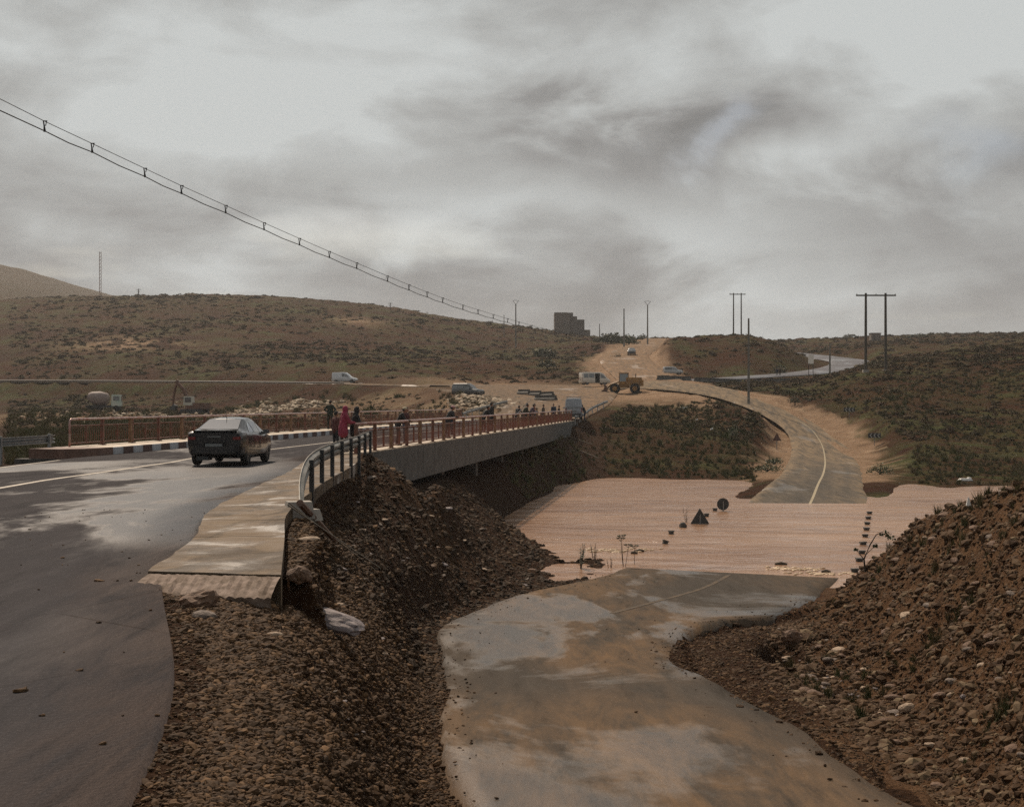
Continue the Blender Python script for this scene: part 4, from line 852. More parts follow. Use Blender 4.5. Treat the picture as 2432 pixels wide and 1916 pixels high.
# ================================================================== vehicles
M_GLASS = simple('tinted_glass', (.045, .05, .052), .06, .2, 2, spec=1.0, coat=1)
M_CHROME = simple('chrome_trim', (.5, .5, .5), .2, .1, 2, metal=1)
M_TAIL = simple('tail_lamp_red', (.17, .012, .008), .25, .3, 3)
M_HEAD = simple('lamp_glass', (.55, .53, .48), .15, .1, 3)
M_PLATE = simple('number_plate', (.16, .17, .17), .4, .2, 12)
M_RIM = simple('wheel_rim', (.18, .18, .18), .35, .2, 4, metal=.7)
M_UND = simple('underbody', (.01, .01, .01), .9, .2, 4)
def paint(name, c, rough=.3): return simple(name, c, rough, .12, 1.5, coat=.6)
def stn(S, y):
    S = np.array(S); return [np.interp(y, S[:, 0], S[:, c]) for c in range(1, 7)]
def vehicle(name, label, cat, loc, face, mat, S, side, rear=None, front=None, roof_rack=False, wheels=(), r=.31, lamps=True, plate=True, group=None, mirrors=None, trim=None, scale=1, tail='box', mat_roof=None):
    """S rows: y, zlow, zbelt, ztop, wlow, wbelt, wtop (half widths); +Y is forwards"""
    root = empty(name, loc, -R(face), label, cat, group); root.scale = (scale,) * 3
    Y_ = sorted(set(list(np.array(S)[:, 0]) + list(np.linspace(S[0][0], S[-1][0], 23)))); V = []; k = 0
    for y in Y_:
        zl, zb, zt, wl, wb, wt = stn(S, y)
        h = zt - zb; half = [(0, zl), (wl * .88, zl), (wl, zl + .10), (max(wl, wb) + .012, zl + (zb - zl) * .5), (wb + .004, zb - .09), (wb - .015, zb), (wt + (wb - wt) * .12, zb + h * .80), (wt * .88, zt - .02 * min(1, h)), (wt * .45, zt + .012), (0, zt + .016)]
        ring = [(x, y, z) for x, z in half] + [(-x, y, z) for x, z in half[-2:0:-1]]; k = len(ring); V += ring
    fs = [(i * k + j, i * k + (j + 1) % k, (i + 1) * k + (j + 1) % k, (i + 1) * k + j) for i in range(len(Y_) - 1) for j in range(k)]
    fs += [tuple(range(k - 1, -1, -1)), tuple((len(Y_) - 1) * k + j for j in range(k))]
    mesh_obj('body', V, fs, mat, root, True).data.set_sharp_from_angle(angle=R(38))
    def sp(y, t, sgn):       # point on the flank, t from belt (0) to roof (1)
        zl, zb, zt, wl, wb, wt = stn(S, y); x0, z0 = wb - .012, zb; x1, z1 = wt + (wb - wt) * .12, zb + (zt - zb) * .80
        return Vector((sgn * (x0 + (x1 - x0) * t), y, z0 + (z1 - z0) * t))
    for poly in side:        # polygons of (y, t)
        for sgn in (1, -1):
            b = MB(); b.quad([sp(y, t, sgn) for y, t in poly], .012, Vector((sgn * .97, 0, .2)).normalized()); b.build('side_window', M_GLASS, root)
    def tp(y, f):
        zl, zb, zt, wl, wb, wt = stn(S, y); return Vector((f * wt * .84, y, zt + .005))
    for nm, rng_ in (('rear_window', rear), ('windscreen', front)):
        if rng_ is None: continue
        if len(rng_) == 2: y0, y1 = rng_; pts = [tp(y0, -1), tp(y0, 1), tp(y1, .96), tp(y1, -.96)]; nn = Vector((0, -(tp(y1, 0).z - tp(y0, 0).z), (y1 - y0))).normalized() * (1 if y1 > y0 else -1)
        else:
            y0, z0, z1, w_, n_ = rng_
            for q in range(n_):
                xa = -w_ + 2 * w_ * q / n_ + .03; xb = -w_ + 2 * w_ * (q + 1) / n_ - .03
                b = MB(); b.quad([(xa, y0, z0), (xb, y0, z0), (xb * .96, y0 + (.05 if y0 < 0 else -.05), z1), (xa * .96, y0 + (.05 if y0 < 0 else -.05), z1)], .015, Vector((0, -1 if y0 < 0 else 1, 0))); b.build(nm, M_GLASS, root)
            continue
        b = MB(); b.quad(pts, .012, nn); b.build(nm, M_GLASS, root)
    for (wx, wy) in wheels:
        for sgn in (1, -1):
            wh = empty('wheel', (sgn * wx, wy, r)); wh.parent = root
            b = MB(); n_ = 20; prof = [(r * .62, -.10), (r * .9, -.105), (r, -.07), (r, .07), (r * .9, .105), (r * .62, .10)]
            vs = [(x_, q * math.cos(a), q * math.sin(a)) for q, x_ in prof for a in [2 * math.pi * i / n_ for i in range(n_)]]
            b.raw(vs, [(j * n_ + i, j * n_ + (i + 1) % n_, (j + 1) * n_ + (i + 1) % n_, (j + 1) * n_ + i) for j in range(5) for i in range(n_)]); b.build('tyre', M_BLK, wh, True)
            b = MB(); b.tube([(-.085, 0, 0), (.085, 0, 0)], r * .64, 16); 
            for a in range(5): b.box((sgn * .09, r * .32 * math.cos(a * 1.257), r * .32 * math.sin(a * 1.257)), (.02, .05, .05))
            b.build('rim', M_RIM, wh)
        for sgn in (1, -1):
            b = MB(); b.tube([(sgn * (wx - .12), wy, r + .03), (sgn * (wx + .088), wy, r + .03)], r * 1.14, 20); b2 = [v for v in b.v]; b.v = [(x, y, max(z, r * .95)) for x, y, z in b2]; b.build('wheel_housing', M_UND, root)
    y0, y1 = S[0][0], S[-1][0]; zl, zb, zt, wl, wb, wt = stn(S, y0)
    if lamps:
        for sgn in (1, -1):
            b = MB()
            if tail == 'box': b.box((sgn * (wb - .11), y0 - .01, zb - .13), (.22, .06, .09)); b.box((sgn * (wb - .01), y0 + .08, zb - .12), (.05, .20, .09))
            else: b.box((sgn * (wb - .06), y0 - .01, zb - .05), (.11, .06, .42))
            b.build('tail_light', M_TAIL, root)
            zl1, zb1, zt1, wl1, wb1, wt1 = stn(S, y1 - .05); b = MB(); b.box((sgn * (wb1 - .17), y1 - .04, zb1 - .14), (.3, .14, .14)); b.build('headlight', M_HEAD, root)
    if plate: b = MB(); b.box((0, y0 - .03, zl + .33 if tail == 'box' else zl + .45), (.52, .03, .11)); b.build('number_plate', M_PLATE, root)
    b = MB(); b.box((0, y0 - .02, zl + .14), (wl * 1.86, .12, .2)); b.box((0, y1 + .0, zl + .14), (wl * 1.7, .12, .2)); b.build('bumper', trim or mat, root)
    if mirrors:
        for sgn in (1, -1):
            b = MB(); b.box((sgn * (wb + .12), mirrors[0], mirrors[1]), (.2, .12, .13), taper=.85); b.box((sgn * (wb + .01), mirrors[0] + .03, mirrors[1] - .06), (.12, .04, .04)); b.build('wing_mirror', mat, root)
    if roof_rack:
        b = MB(); zt_ = stn(S, 0)[2]; wt_ = stn(S, 0)[5]
        for y in (-1.6, -.5, .6): b.box((0, y, zt_ + .12), (wt_ * 1.9, .06, .05)); b.box((wt_ * .8, y, zt_ + .05), (.05, .05, .14)); b.box((-wt_ * .8, y, zt_ + .05), (.05, .05, .14))
        b.box((wt_ * .93, -.5, zt_ + .14), (.04, 2.5, .04)); b.box((-wt_ * .93, -.5, zt_ + .14), (.04, 2.5, .04)); b.build('roof_rack', M_GALV, root)
    return root
SEDAN = [(-2.18, .36, .98, 1.00, .70, .80, .70), (-2.10, .31, 1.02, 1.065, .80, .84, .74), (-1.75, .27, 1.02, 1.085, .845, .865, .74), (-1.45, .22, 1.0, 1.16, .855, .87, .68), (-.75, .20, .98, 1.42, .86, .875, .60), (-.1, .20, .96, 1.465, .86, .875, .60), (.35, .20, .95, 1.42, .86, .875, .60), (1.05, .20, .93, 1.02, .855, .87, .70), (1.25, .20, .92, .98, .85, .865, .72), (1.9, .22, .82, .88, .82, .84, .70), (2.15, .27, .70, .76, .74, .76, .62), (2.24, .34, .60, .64, .6, .62, .5)]
blackp = paint('black_car_paint', (.010, .011, .013), .22)
sv = vehicle('sedan_car', 'black four door saloon car driving away on the wet upper road', 'car', (-8.98, 45.9, DK + .008), 3.0, blackp, SEDAN,
    [[(-1.22, .10), (-.62, .10), (-.62, .93), (-.80, .90)], [(-.56, .10), (.18, .10), (.18, .93), (-.56, .95)], [(.24, .10), (.98, .10), (.42, .86), (.24, .92)]], rear=(-1.66, -.80), front=(1.12, .42), wheels=((.76, -1.32), (.76, 1.34)), r=.315, mirrors=(.86, 1.0))
b = MB(); b.tube([(0, -.62, 1.42), (0, -.78, 1.60)], [.012, .006], 6); b.ball((0, -.62, 1.43), (.03, .05, .02)); b.build('antenna', M_BLK, sv)
b = MB(); b.box((0, -2.185, .64), (.70, .05, .17)); b.build('plate_recess', M_UND, sv)
for o in [c for c in sv.children if c.name.startswith('number_plate')]: o.location = (0, -.03, -.06)
b = MB(); b.box((0, -2.20, .90), (.42, .014, .022)); b.build('boot_trim', M_GALV, sv)
b = MB(); b.box((0, -2.12, 1.075), (1.36, .10, .025)); b.build('boot_lip', blackp, sv)
b = MB(); b.tube([(.5, -2.25, .27), (.5, -2.0, .27)], .03, 8); b.box((-.35, -2.0, .24), (.35, .5, .12)); b.build('exhaust', M_DARK, sv)
VAN = [(-2.3, .42, 1.05, 1.95, .80, .83, .72), (-2.24, .30, 1.08, 2.08, .84, .86, .76), (-1.2, .27, 1.08, 2.14, .86, .88, .78), (.4, .27, 1.08, 2.12, .86, .88, .78), (.9, .27, 1.08, 2.0, .86, .88, .74), (1.55, .27, 1.06, 1.30, .86, .87, .72), (1.7, .27, 1.02, 1.14, .85, .86, .74), (2.3, .32, .82, .92, .78, .80, .66), (2.42, .38, .66, .72, .64, .66, .54)]
SIDEV = [[(-2.05, .12), (-1.25, .12), (-1.25, .95), (-2.05, .95)], [(-1.15, .12), (-.15, .12), (-.15, .95), (-1.15, .95)], [(.0, .12), (.75, .12), (.75, .93), (0, .95)], [(.83, .12), (1.5, .12), (1.18, .70), (.83, .92)]]
def put(px, Y, zoff=0): 
    x = (px - 1216) / F * Y; return (x, Y, roadz(x, Y) + zoff)
def roadz(x, y):
    best = 1e9; z = None
    for nm, e in ROADS.items():
        c = (e[:, :3] + e[:, 3:]) / 2; hw = np.linalg.norm(e[:, 3:5] - e[:, :2], axis=1) / 2; d = np.hypot(c[:, 0] - x, c[:, 1] - y) - hw; j = int(np.argmin(d))
        if d[j] < best: 
            best = d[j]; tt = np.clip(np.dot(np.array([x, y]) - e[j, :2], e[j, 3:5] - e[j, :2]) / (4 * hw[j] ** 2), 0, 1); z = e[j, 2] + (e[j, 5] - e[j, 2]) * tt; off = {'R1c': .012, 'R4': .04, 'R5': .05}.get(nm, 0)
    g = gz(x, y)
    return max(z + off, g) if best < .5 else g
vehicle('delivery_van', 'silver grey van with a roof rack seen from behind past the end of the bridge', 'van', put(1362, 153), 2, paint('silver_grey_paint', (.22, .24, .27), .35), VAN, SIDEV[3:], rear=(-2.3, 1.12, 1.72, .70, 2), front=(1.62, .95), wheels=((.76, -1.5), (.76, 1.55)), r=.32, roof_rack=True, tail='tall', mirrors=(1.35, 1.2), scale=1.08, trim=M_DARK)
MINI = [(-2.35, .42, 1.05, 1.85, .80, .84, .74), (-2.28, .30, 1.08, 2.0, .84, .87, .78), (-1.2, .27, 1.08, 2.06, .86, .88, .80), (.9, .27, 1.08, 2.04, .86, .88, .80), (1.35, .27, 1.06, 1.86, .86, .88, .76), (1.85, .27, 1.04, 1.3, .85, .87, .74), (2.05, .27, 1.0, 1.1, .84, .86, .72), (2.5, .34, .8, .86, .74, .76, .62)]
vehicle('minibus', 'cream white minibus with an open sliding door parked beside the yellow loader', 'minibus', put(1411, 232), 72, paint('cream_white_paint', (.52, .47, .40), .4), MINI,
    [[(-2.1, .1), (-1.3, .1), (-1.3, .95), (-2.1, .95)], [(-1.2, .1), (-.3, .1), (-.3, .95), (-1.2, .95)], [(.78, .1), (1.75, .1), (1.25, .85), (.78, .93)]], rear=(-2.34, 1.15, 1.75, .72, 1), front=(1.95, 1.4), wheels=((.76, -1.5), (.76, 1.6)), r=.32, tail='tall')
v_ = [o for o in COL.objects if o.name.startswith('minibus')][0]
b = MB(); b.box((.885, .25, 1.13), (.03, .8, 1.45)); b.build('open_doorway', M_UND, v_)
SUV = [(-2.1, .45, 1.0, 1.62, .78, .82, .68), (-2.04, .34, 1.04, 1.74, .83, .86, .70), (-1.2, .30, 1.04, 1.80, .86, .88, .71), (.1, .30, 1.04, 1.78, .86, .88, .71), (.45, .30, 1.03, 1.66, .86, .88, .68), (.95, .30, 1.02, 1.18, .86, .88, .72), (1.15, .30, 1.0, 1.08, .86, .87, .74), (1.9, .32, .93, 1.0, .83, .85, .70), (2.12, .38, .75, .82, .74, .76, .62)]
vehicle('pickup_suv', 'dark grey off road car with a pale roof turning onto the embankment road', 'car', put(1112, 188), 118, paint('dark_grey_paint', (.05, .055, .058), .3), SUV,
    [[(-1.95, .1), (-1.2, .1), (-1.2, .95), (-1.95, .95)], [(-1.1, .1), (-.3, .1), (-.3, .95), (-1.1, .95)], [(-.2, .1), (.85, .1), (.45, .8), (-.2, .93)]], rear=(-2.1, 1.08, 1.55, .62, 1), front=(1.02, .48), wheels=((.76, -1.3), (.76, 1.3)), r=.36, mirrors=(.7, 1.1), scale=.98)
v_ = [o for o in COL.objects if o.name.startswith('pickup_suv')][0]
b = MB(); b.box((0, -.85, 1.81), (1.3, 2.2, .05), taper=.9); b.build('roof_panel', paint('pale_roof', (.5, .5, .48), .25), v_)
SMV = [(-2.1, .42, 1.0, 1.72, .76, .80, .68), (-2.04, .30, 1.02, 1.80, .80, .83, .70), (-.2, .26, 1.02, 1.84, .82, .85, .71), (.3, .26, 1.0, 1.78, .82, .85, .69), (1.05, .26, .98, 1.15, .82, .84, .70), (1.25, .26, .95, 1.03, .81, .83, .70), (2.0, .32, .75, .82, .74, .76, .60), (2.15, .38, .62, .66, .6, .62, .5)]
vehicle('small_van', 'small white panel van on the embankment road below the hill', 'van', put(819, 246), 98, paint('white_van_paint', (.50, .52, .54), .35), SMV, [[(-.35, .1), (.15, .1), (.15, .93), (-.35, .95)], [(.22, .1), (1.0, .1), (.55, .75), (.22, .9)]], rear=(-2.1, 1.1, 1.6, .6, 2), front=(1.12, .34), wheels=((.74, -1.3), (.74, 1.35)), r=.30, tail='tall', mirrors=(.8, 1.05))
vehicle('distant_car', 'dark car coming down the pale dirt track', 'car', put(1500, 338), 185, paint('dark_blue_paint', (.04, .045, .05), .3), SEDAN, [[(-1.2, .1), (.9, .1), (.4, .9), (-.8, .9)]], rear=(-1.66, -.80), front=(1.12, .42), wheels=((.76, -1.32), (.76, 1.34)), scale=1.15)
vehicle('estate_car', 'silver estate car half hidden behind the row of barriers', 'car', put(1598, 272), 84, paint('silver_paint', (.38, .39, .39), .25), SUV, [[(-1.9, .1), (-.3, .1), (-.3, .93), (-1.9, .95)], [(-.2, .1), (.85, .1), (.45, .8), (-.2, .93)]], front=(1.02, .48), rear=(-2.1, 1.08, 1.55, .62, 1), wheels=((.76, -1.3), (.76, 1.3)), r=.33, scale=.86)
# ---- wheel loader
M_YEL = simple('worn_yellow_paint', (.30, .155, .03), .55, .4, 2, bump=.01, col2=(.16, .08, .025))
lp = put(1484, 212); ld = empty('wheel_loader', lp, -R(-84), 'dirty yellow wheel loader with its bucket lowered beside the minibus', 'loader')
b = MB(); b.box((0, -1.35, 1.75), (1.7, 2.5, 1.25), taper=.93); b.box((0, -2.5, 1.55), (1.9, .5, .9)); b.box((0, .1, 1.15), (1.2, 1.6, .6)); b.build('engine_body', M_YEL, ld)
b = MB(); b.box((0, .15, 1.55), (1.5, 1.35, .5)); b.build('cab_base', M_YEL, ld)
b = MB(); b.box((0, .15, 2.35), (1.42, 1.3, 1.15), taper=.94); b.build('cab_glass', M_GLASS, ld)
b = MB(); b.box((0, .15, 3.0), (1.6, 1.5, .14)); 
for sx_ in (-1, 1):
    for sy_ in (-.5, .8): b.box((sx_ * .72, sy_, 2.35), (.1, .1, 1.25))
b.build('cab_frame', M_YEL, ld)
b = MB(); b.tube([(.35, -1.6, 2.3), (.35, -1.6, 2.95)], .06, 8); b.build('exhaust', M_DARK, ld)
for sgn in (-1, 1):
    b = MB(); b.tube([(sgn * .5, .9, 1.75), (sgn * .5, 2.0, 1.35), (sgn * .5, 2.9, .6)], .12, 8); b.build('lift_arm', M_YEL, ld)
    for wy in (-1.5, 1.45):
        b = MB(); b.tube([(sgn * .78, wy, .75), (sgn * 1.25, wy, .75)], .75, 22); wh = b.build('wheel', M_BLK, ld); b = MB(); b.tube([(sgn * 1.2, wy, .75), (sgn * 1.28, wy, .75)], .36, 14); b.build('rim', M_YEL, wh)
b = MB(); pr = [(2.7, .25), (3.5, .12), (3.7, .16), (3.1, .6), (2.95, 1.1), (3.3, 1.45), (3.2, 1.5), (2.7, 1.15), (2.55, .6)]; k_ = len(pr)
b.raw([(x_, y, z) for x_ in (-1.3, 1.3) for y, z in pr], [tuple(range(k_)), tuple(range(2 * k_ - 1, k_ - 1, -1))] + [(i, k_ + i, k_ + (i + 1) % k_, (i + 1) % k_) for i in range(k_)]); b.build('bucket', simple('rusty_bucket', (.10, .05, .03), .7, .4, 2), ld)
# ---- excavator and concrete mixer in the work site
M_ORG = simple('dull_orange_paint', (.13, .055, .03), .6, .4, 1); M_CAB = simple('pale_cab', (.48, .47, .40), .5, .2, 1)
x_, y_ = (462 - 1216) / F * 222, 222; ex = empty('excavator', (x_, y_, gz(x_, y_)), R(78), 'excavator with raised boom and a pale cab on the work site left of the bridge', 'excavator')
for sgn in (-1, 1): b = MB(); b.box((sgn * 1.1, 0, .45), (.6, 3.8, .85), taper=.92); b.build('track', M_DARK, ex)
b = MB(); b.box((0, -.6, 1.35), (2.5, 3.2, .95), taper=.95); b.build('engine_housing', M_ORG, ex)
b = MB(); b.box((-.75, .55, 2.15), (1.0, 1.5, 1.4), taper=.9); cb = b.build('cab', M_CAB, ex); b = MB(); b.box((-.75, 1.32, 2.3), (.75, .03, .8)); b.box((-1.27, .55, 2.3), (.03, 1.0, .75)); b.build('cab_window', M_GLASS, cb)
b = MB(); b.tube([(.2, .8, 1.7), (.2, 2.0, 4.0), (.2, 3.2, 5.2)], [.3, .32, .22], 6); b.build('boom', M_ORG, ex)
b = MB(); b.tube([(.2, 2.9, 5.4), (.2, 3.5, 3.4), (.2, 3.7, 1.6)], [.2, .22, .14], 6); b.build('stick', M_ORG, ex)
b = MB(); b.box((.2, 3.5, 1.0), (1.0, .9, 1.1), taper=.7, rx=.4); b.build('bucket', M_DARK, ex)
x_, y_ = (246 - 1216) / F * 222, 222; cm = empty('concrete_mixer', (x_, y_, gz(x_, y_)), R(-80), 'concrete mixer lorry with a green and white cab left of the excavator', 'lorry')
b = MB(); b.box((0, 0, .85), (2.0, 5.2, .35)); b.build('chassis', M_DARK, cm)
b = MB(); b.tube([(0, -2.4, 2.5), (0, -1.9, 2.3), (0, -.6, 2.05), (0, .5, 1.95), (0, .9, 1.9)], [.45, .85, 1.15, .95, .5], 16); b.build('drum', simple('dusty_drum', (.26, .20, .18), .7, .3, 1), cm, True)
b = MB(); b.box((0, 2.0, 1.8), (2.1, 1.5, 1.8), taper=.94); cb = b.build('cab', simple('green_white_cab', (.30, .42, .36), .5, .5, .8, col2=(.5, .5, .42)), cm); b = MB(); b.box((0, 2.77, 2.1), (1.7, .04, .7)); b.box((1.05, 2.0, 2.1), (.04, .9, .65)); b.box((-1.05, 2.0, 2.1), (.04, .9, .65)); b.build('cab_window', M_GLASS, cb)
for sgn in (-1, 1):
    for wy in (-1.9, -.7, 2.0): b = MB(); b.tube([(sgn * .8, wy, .5), (sgn * 1.1, wy, .5)], .5, 16); b.build('wheel', M_BLK, cm)

# ================================================================== poles, cable, signs, building
M_POLE = simple('pole_timber', (.075, .065, .05), .85, .35, 1.5); M_PCON = simple('pole_concrete', (.16, .15, .13), .8, .3, 1)
def col_to(px, Y): return (px - 1216) / F * Y
def zt(py, Y): return CZ - (py - 958) / F * Y
def hpole(pxa, pxb, Y, ytop, cw, label, r0):
    xa, xb = col_to(pxa, Y), col_to(pxb, Y); g0 = min(gz(xa, Y), gz(xb, Y)); root = empty('power_pole', ((xa + xb) / 2, Y, g0), 0, label, 'power pole', 'H shaped power poles'); h = zt(ytop, Y) - g0; d = (xb - xa) / 2
    for sgn in (-1, 1):
        b = MB(); b.tube([(sgn * d, 0, -.6), (sgn * d * .985, 0, h + .25)], [r0, r0 * .7], 10); b.build('pole', M_POLE, root)
        b = MB(); b.box((sgn * d, 0, .1), (.9, .9, .5)); b.build('footing', M_CONCG, root)
    b = MB(); b.box((0, -.2, h - .12), (cw, .16, .22)); 
    b.build('crossarm', M_POLE, root)
    for q in (-.96, -.5, 0, .5, .96): b = MB(); b.tube([(q * cw / 2, -.2, h), (q * cw / 2, -.2, h + .18)], [.06, .04], 6); b.build('insulator', M_DARK, root)
hpole(2056, 2103.5, 219, 700, 6.1, 'large H shaped timber power pole on the slope at the right', .24)
hpole(1742, 1760.5, 372, 698, 4.1, 'smaller H shaped timber power pole behind the mound', .20)
def pole(px, ytop, Y, label, r0=.13, style=None, ybase=None, mat=None):
    x_ = col_to(px, Y); g0 = gz(x_, Y) if ybase is None else min(gz(x_, Y), zt(ybase, Y)); h = zt(ytop, Y) - g0; root = empty('utility_pole', (x_, Y, g0), 0, label, 'utility pole', 'utility poles on the hills')
    b = MB(); b.tube([(0, 0, -.5), (0, 0, h * .5), (0, 0, h)], [r0 * 1.25, r0, r0 * .75], 8); b.build('pole', mat or M_PCON, root)
    if style == 'V':
        for sgn in (-1, 1): b = MB(); b.tube([(0, 0, h - .1), (sgn * .9, 0, h + 1.0)], .06, 6); b.build('bracket', M_DARK, root)
        b = MB(); b.tube([(-.9, 0, h + 1.0), (0, 0, h + 1.15), (.9, 0, h + 1.0)], .05, 6); b.build('top_arm', M_DARK, root)
    if style == 'T': b = MB(); b.box((0, 0, h - .3), (1.9, .12, .14)); b.box((0, 0, h - 1.1), (1.3, .12, .12)); b.build('crossarm', M_DARK, root)
    return root
pole(1778, 756, 188, 'tall single concrete pole standing between the two roads', .15)
pole(1971, 814, 290, 'short pole beside the bend of the blue grey road', .17)
pole(1225, 722, 440, 'pole with a V shaped bracket on the hillside left of the building', .2, 'V', 785)
pole(1197, 748, 480, 'thin short pole just left of the bracketed pole', .13)
pole(1482, 733, 400, 'bare pole rising behind the round bushes', .2)
pole(1538, 724, 420, 'pole with a V shaped bracket at the top of the dirt track', .2, 'V')
pole(1424, 769, 500, 'small pole between the building and the bushes', .16)
pole(329, 686, 585, 'little pole with crossarms on the crest of the left hill', .22, 'T', mat=M_POLE)
pole(927, 719, 585, 'little thin pole on the right slope of the left hill', .16, 'T', mat=M_POLE)
# lattice mast far left
Y = 900; x_ = col_to(238, Y); g0 = gz(x_, Y); h = zt(598, Y) - g0; mr = empty('radio_mast', (x_, Y, g0), 0, 'tall thin lattice radio mast far behind the left hill', 'mast'); b = MB()
for q in range(3):
    a = q * 2.094; b.tube([(.8 * math.cos(a), .8 * math.sin(a), -2), (.8 * math.cos(a), .8 * math.sin(a), h)], .10, 4)
b.build('mast_legs', M_RAIL, mr); b = MB(); nseg = 16
for k_ in range(nseg):
    z0, z1 = h * k_ / nseg, h * (k_ + 1) / nseg
    for q in range(3): a = q * 2.094; a2 = a + 2.094; b.tube([(.8 * math.cos(a), .8 * math.sin(a), z0), (.8 * math.cos(a2), .8 * math.sin(a2), z1)], .07, 4)
b.build('lattice', M_RAIL, mr)
# overhead cable pair with hangers
HG = [(220, 342, 20), (345, 401, 19), (432, 442, 18), (537, 489, 17), (628, 530, 16), (712, 567, 15), (783, 598, 14), (848, 625, 13), (921, 656, 12.5), (972, 677, 12), (1015, 694, 11.5), (1052, 708, 11), (1100, 725, 10.5), (1136, 736, 10), (1172, 747, 9.5), (1206, 757, 9), (1233, 765, 8.5), (1263, 773, 8), (1288, 780, 8), (1318, 787, 7.5), (1345, 794, 7.5)]
def ydep(px): return 1 / np.interp(px, [-300, 107, 1420], [1 / 42, 1 / 52, 1 / 170])
cr = empty('overhead_cable', P(107, 290, ydep(107)), 0, 'pair of black overhead cables with hangers crossing the sky', 'cable'); O_ = Vector(cr.location)
HG2 = [(-420, 20, 31), (-150, 160, 27), (107, 289, 23)] + HG
up_ = [Vector(P(px, py, ydep(px))) - O_ for px, py, hh in HG2] + [Vector(P(1420, 812, 170)) - O_]
lo_ = []
for i, (px, py, hh) in enumerate(HG2):
    lo_.append(Vector(P(px, py + hh, ydep(px))) - O_)
    if i + 1 < len(HG2): n_ = HG2[i + 1]; mx = (px + n_[0]) / 2; lo_.append(Vector(P(mx, (py + hh + n_[1] + n_[2]) / 2 + hh * .13, ydep(mx))) - O_)
lo_.append(up_[-1])
b = MB(); b.tube(up_, .014, 5); b.build('upper_cable', M_BLK, cr); b = MB(); b.tube(lo_, .022, 5); b.build('lower_cable', M_BLK, cr)
for px, py, hh in HG2[2:]:
    Yd = ydep(px); a = Vector(P(px, py, Yd)) - O_; h_ = hh / F * Yd; b = MB()
    b.tube([a + Vector((-.06, 0, .02)), a + Vector((-.03, 0, -h_ * .45)), a + Vector((-.01, 0, -h_ - .02))], [.022, .028, .05], 6); b.tube([a + Vector((.06, 0, .02)), a + Vector((.02, 0, -h_ * .45))], .018, 5); b.box(a + Vector((0, 0, .02)), (.16, .03, .03)); b.build('hanger', M_BLK, cr)
# signs
def disc(c, r, n=28, th=.03): 
    b = MB(); b.tube([Vector(c) + Vector((0, -th / 2, 0)), Vector(c) + Vector((0, th / 2, 0))], r, n); return b
M_SIGN = simple('grey_sign_back', (.035, .038, .036), .6, .3, 4); M_SRIM = simple('sign_edge', (.09, .085, .08), .5, .2, 4)
Y = 78.5; x_ = col_to(1662, Y); s1_ = empty('warning_sign', (x_, Y, 0), R(8), 'submerged triangular road sign seen from behind sticking out of the flood', 'road sign')
tri = [(-.50, 0, .0), (.50, 0, .0), (0, 0, .80)]; b = MB(); b.quad([Vector(p) + Vector((0, 0, .03)) for p in tri], .02); b.build('sign_plate', M_SIGN, s1_); b = MB(); 
for i in range(3): b.tube([Vector(tri[i]) + Vector((0, .01, .03)), Vector(tri[(i + 1) % 3]) + Vector((0, .01, .03))], .025, 6)
b.build('sign_rim', M_SRIM, s1_); b = MB(); b.tube([(0, -.04, -1.5), (0, -.04, .5)], .035, 8); b.build('post', M_GALV, s1_)
Y = 88; x_ = col_to(1717, Y); s2_ = empty('round_sign', (x_, Y, 0), R(5), 'round road sign disc seen from behind just above the flood', 'road sign')
b = disc((0, 0, .42), .375); b.build('sign_plate', M_SIGN, s2_); b = MB(); b.tube([(0, -.05, -1.5), (0, -.05, .6)], .035, 8); b.build('post', M_GALV, s2_)
Y = 157; x_ = col_to(1845, Y); g0 = gz(x_, Y); s3_ = empty('warning_sign', (x_, Y, g0), 0, 'triangular road sign on a post left of the far road', 'road sign'); h = zt(1028, Y) - g0
b = MB(); b.quad([(-.5, 0, h - .85), (.5, 0, h - .85), (0, 0, h)], .02); b.build('sign_plate', simple('faded_red_sign', (.10, .045, .035), .6, .3, 3), s3_); b = MB(); b.tube([(0, .03, -.3), (0, .03, h - .1)], .04, 8); b.build('post', M_GALV, s3_)
def chevron(px, py, Y, lab, n_=3):
    x_ = col_to(px, Y); g0 = gz(x_, Y); zc = max(zt(py, Y), g0 + .9) - g0; r_ = empty('chevron_sign', (x_, Y, g0), R(10), lab, 'road sign', 'chevron boards along the bend')
    b = MB(); b.box((0, 0, zc), (1.5, .04, .55)); b.build('board', simple('chevron_black', (.03, .03, .03), .6, .2, 3), r_)
    for k_ in range(n_):
        cx_ = -.45 + k_ * .45; b = MB(); pts = [(cx_ - .14, -.03, zc), (cx_ + .06, -.03, zc + .24), (cx_ + .18, -.03, zc + .24), (cx_ - .02, -.03, zc), (cx_ + .18, -.03, zc - .24), (cx_ + .06, -.03, zc - .24)]
        b.raw(pts + [(p[0], -.045, p[2]) for p in pts], [(0, 3, 2, 1), (0, 5, 4, 3), (6, 7, 8, 9), (6, 9, 10, 11), (0, 1, 7, 6), (1, 2, 8, 7), (3, 4, 10, 9), (4, 5, 11, 10), (2, 3, 9, 8), (5, 0, 6, 11)]); b.build('chevron_mark', simple('chevron_white', (.40, .40, .38), .5, .2, 3), r_)
    b = MB(); b.tube([(0, .04, -.3), (0, .04, zc + .1)], .04, 8); b.build('post', M_GALV, r_)
chevron(2077, 1037, 160, 'chevron board on the right verge nearest the water'); chevron(2017, 982, 181, 'chevron board higher up on the inner slope of the bend')
Y = 250; x_ = col_to(1926, Y); g0 = gz(x_, Y); r_ = empty('notice_board', (x_, Y, g0), 0, 'blank white notice board on two dark legs beside the bend', 'sign'); h = zt(842, Y) - g0
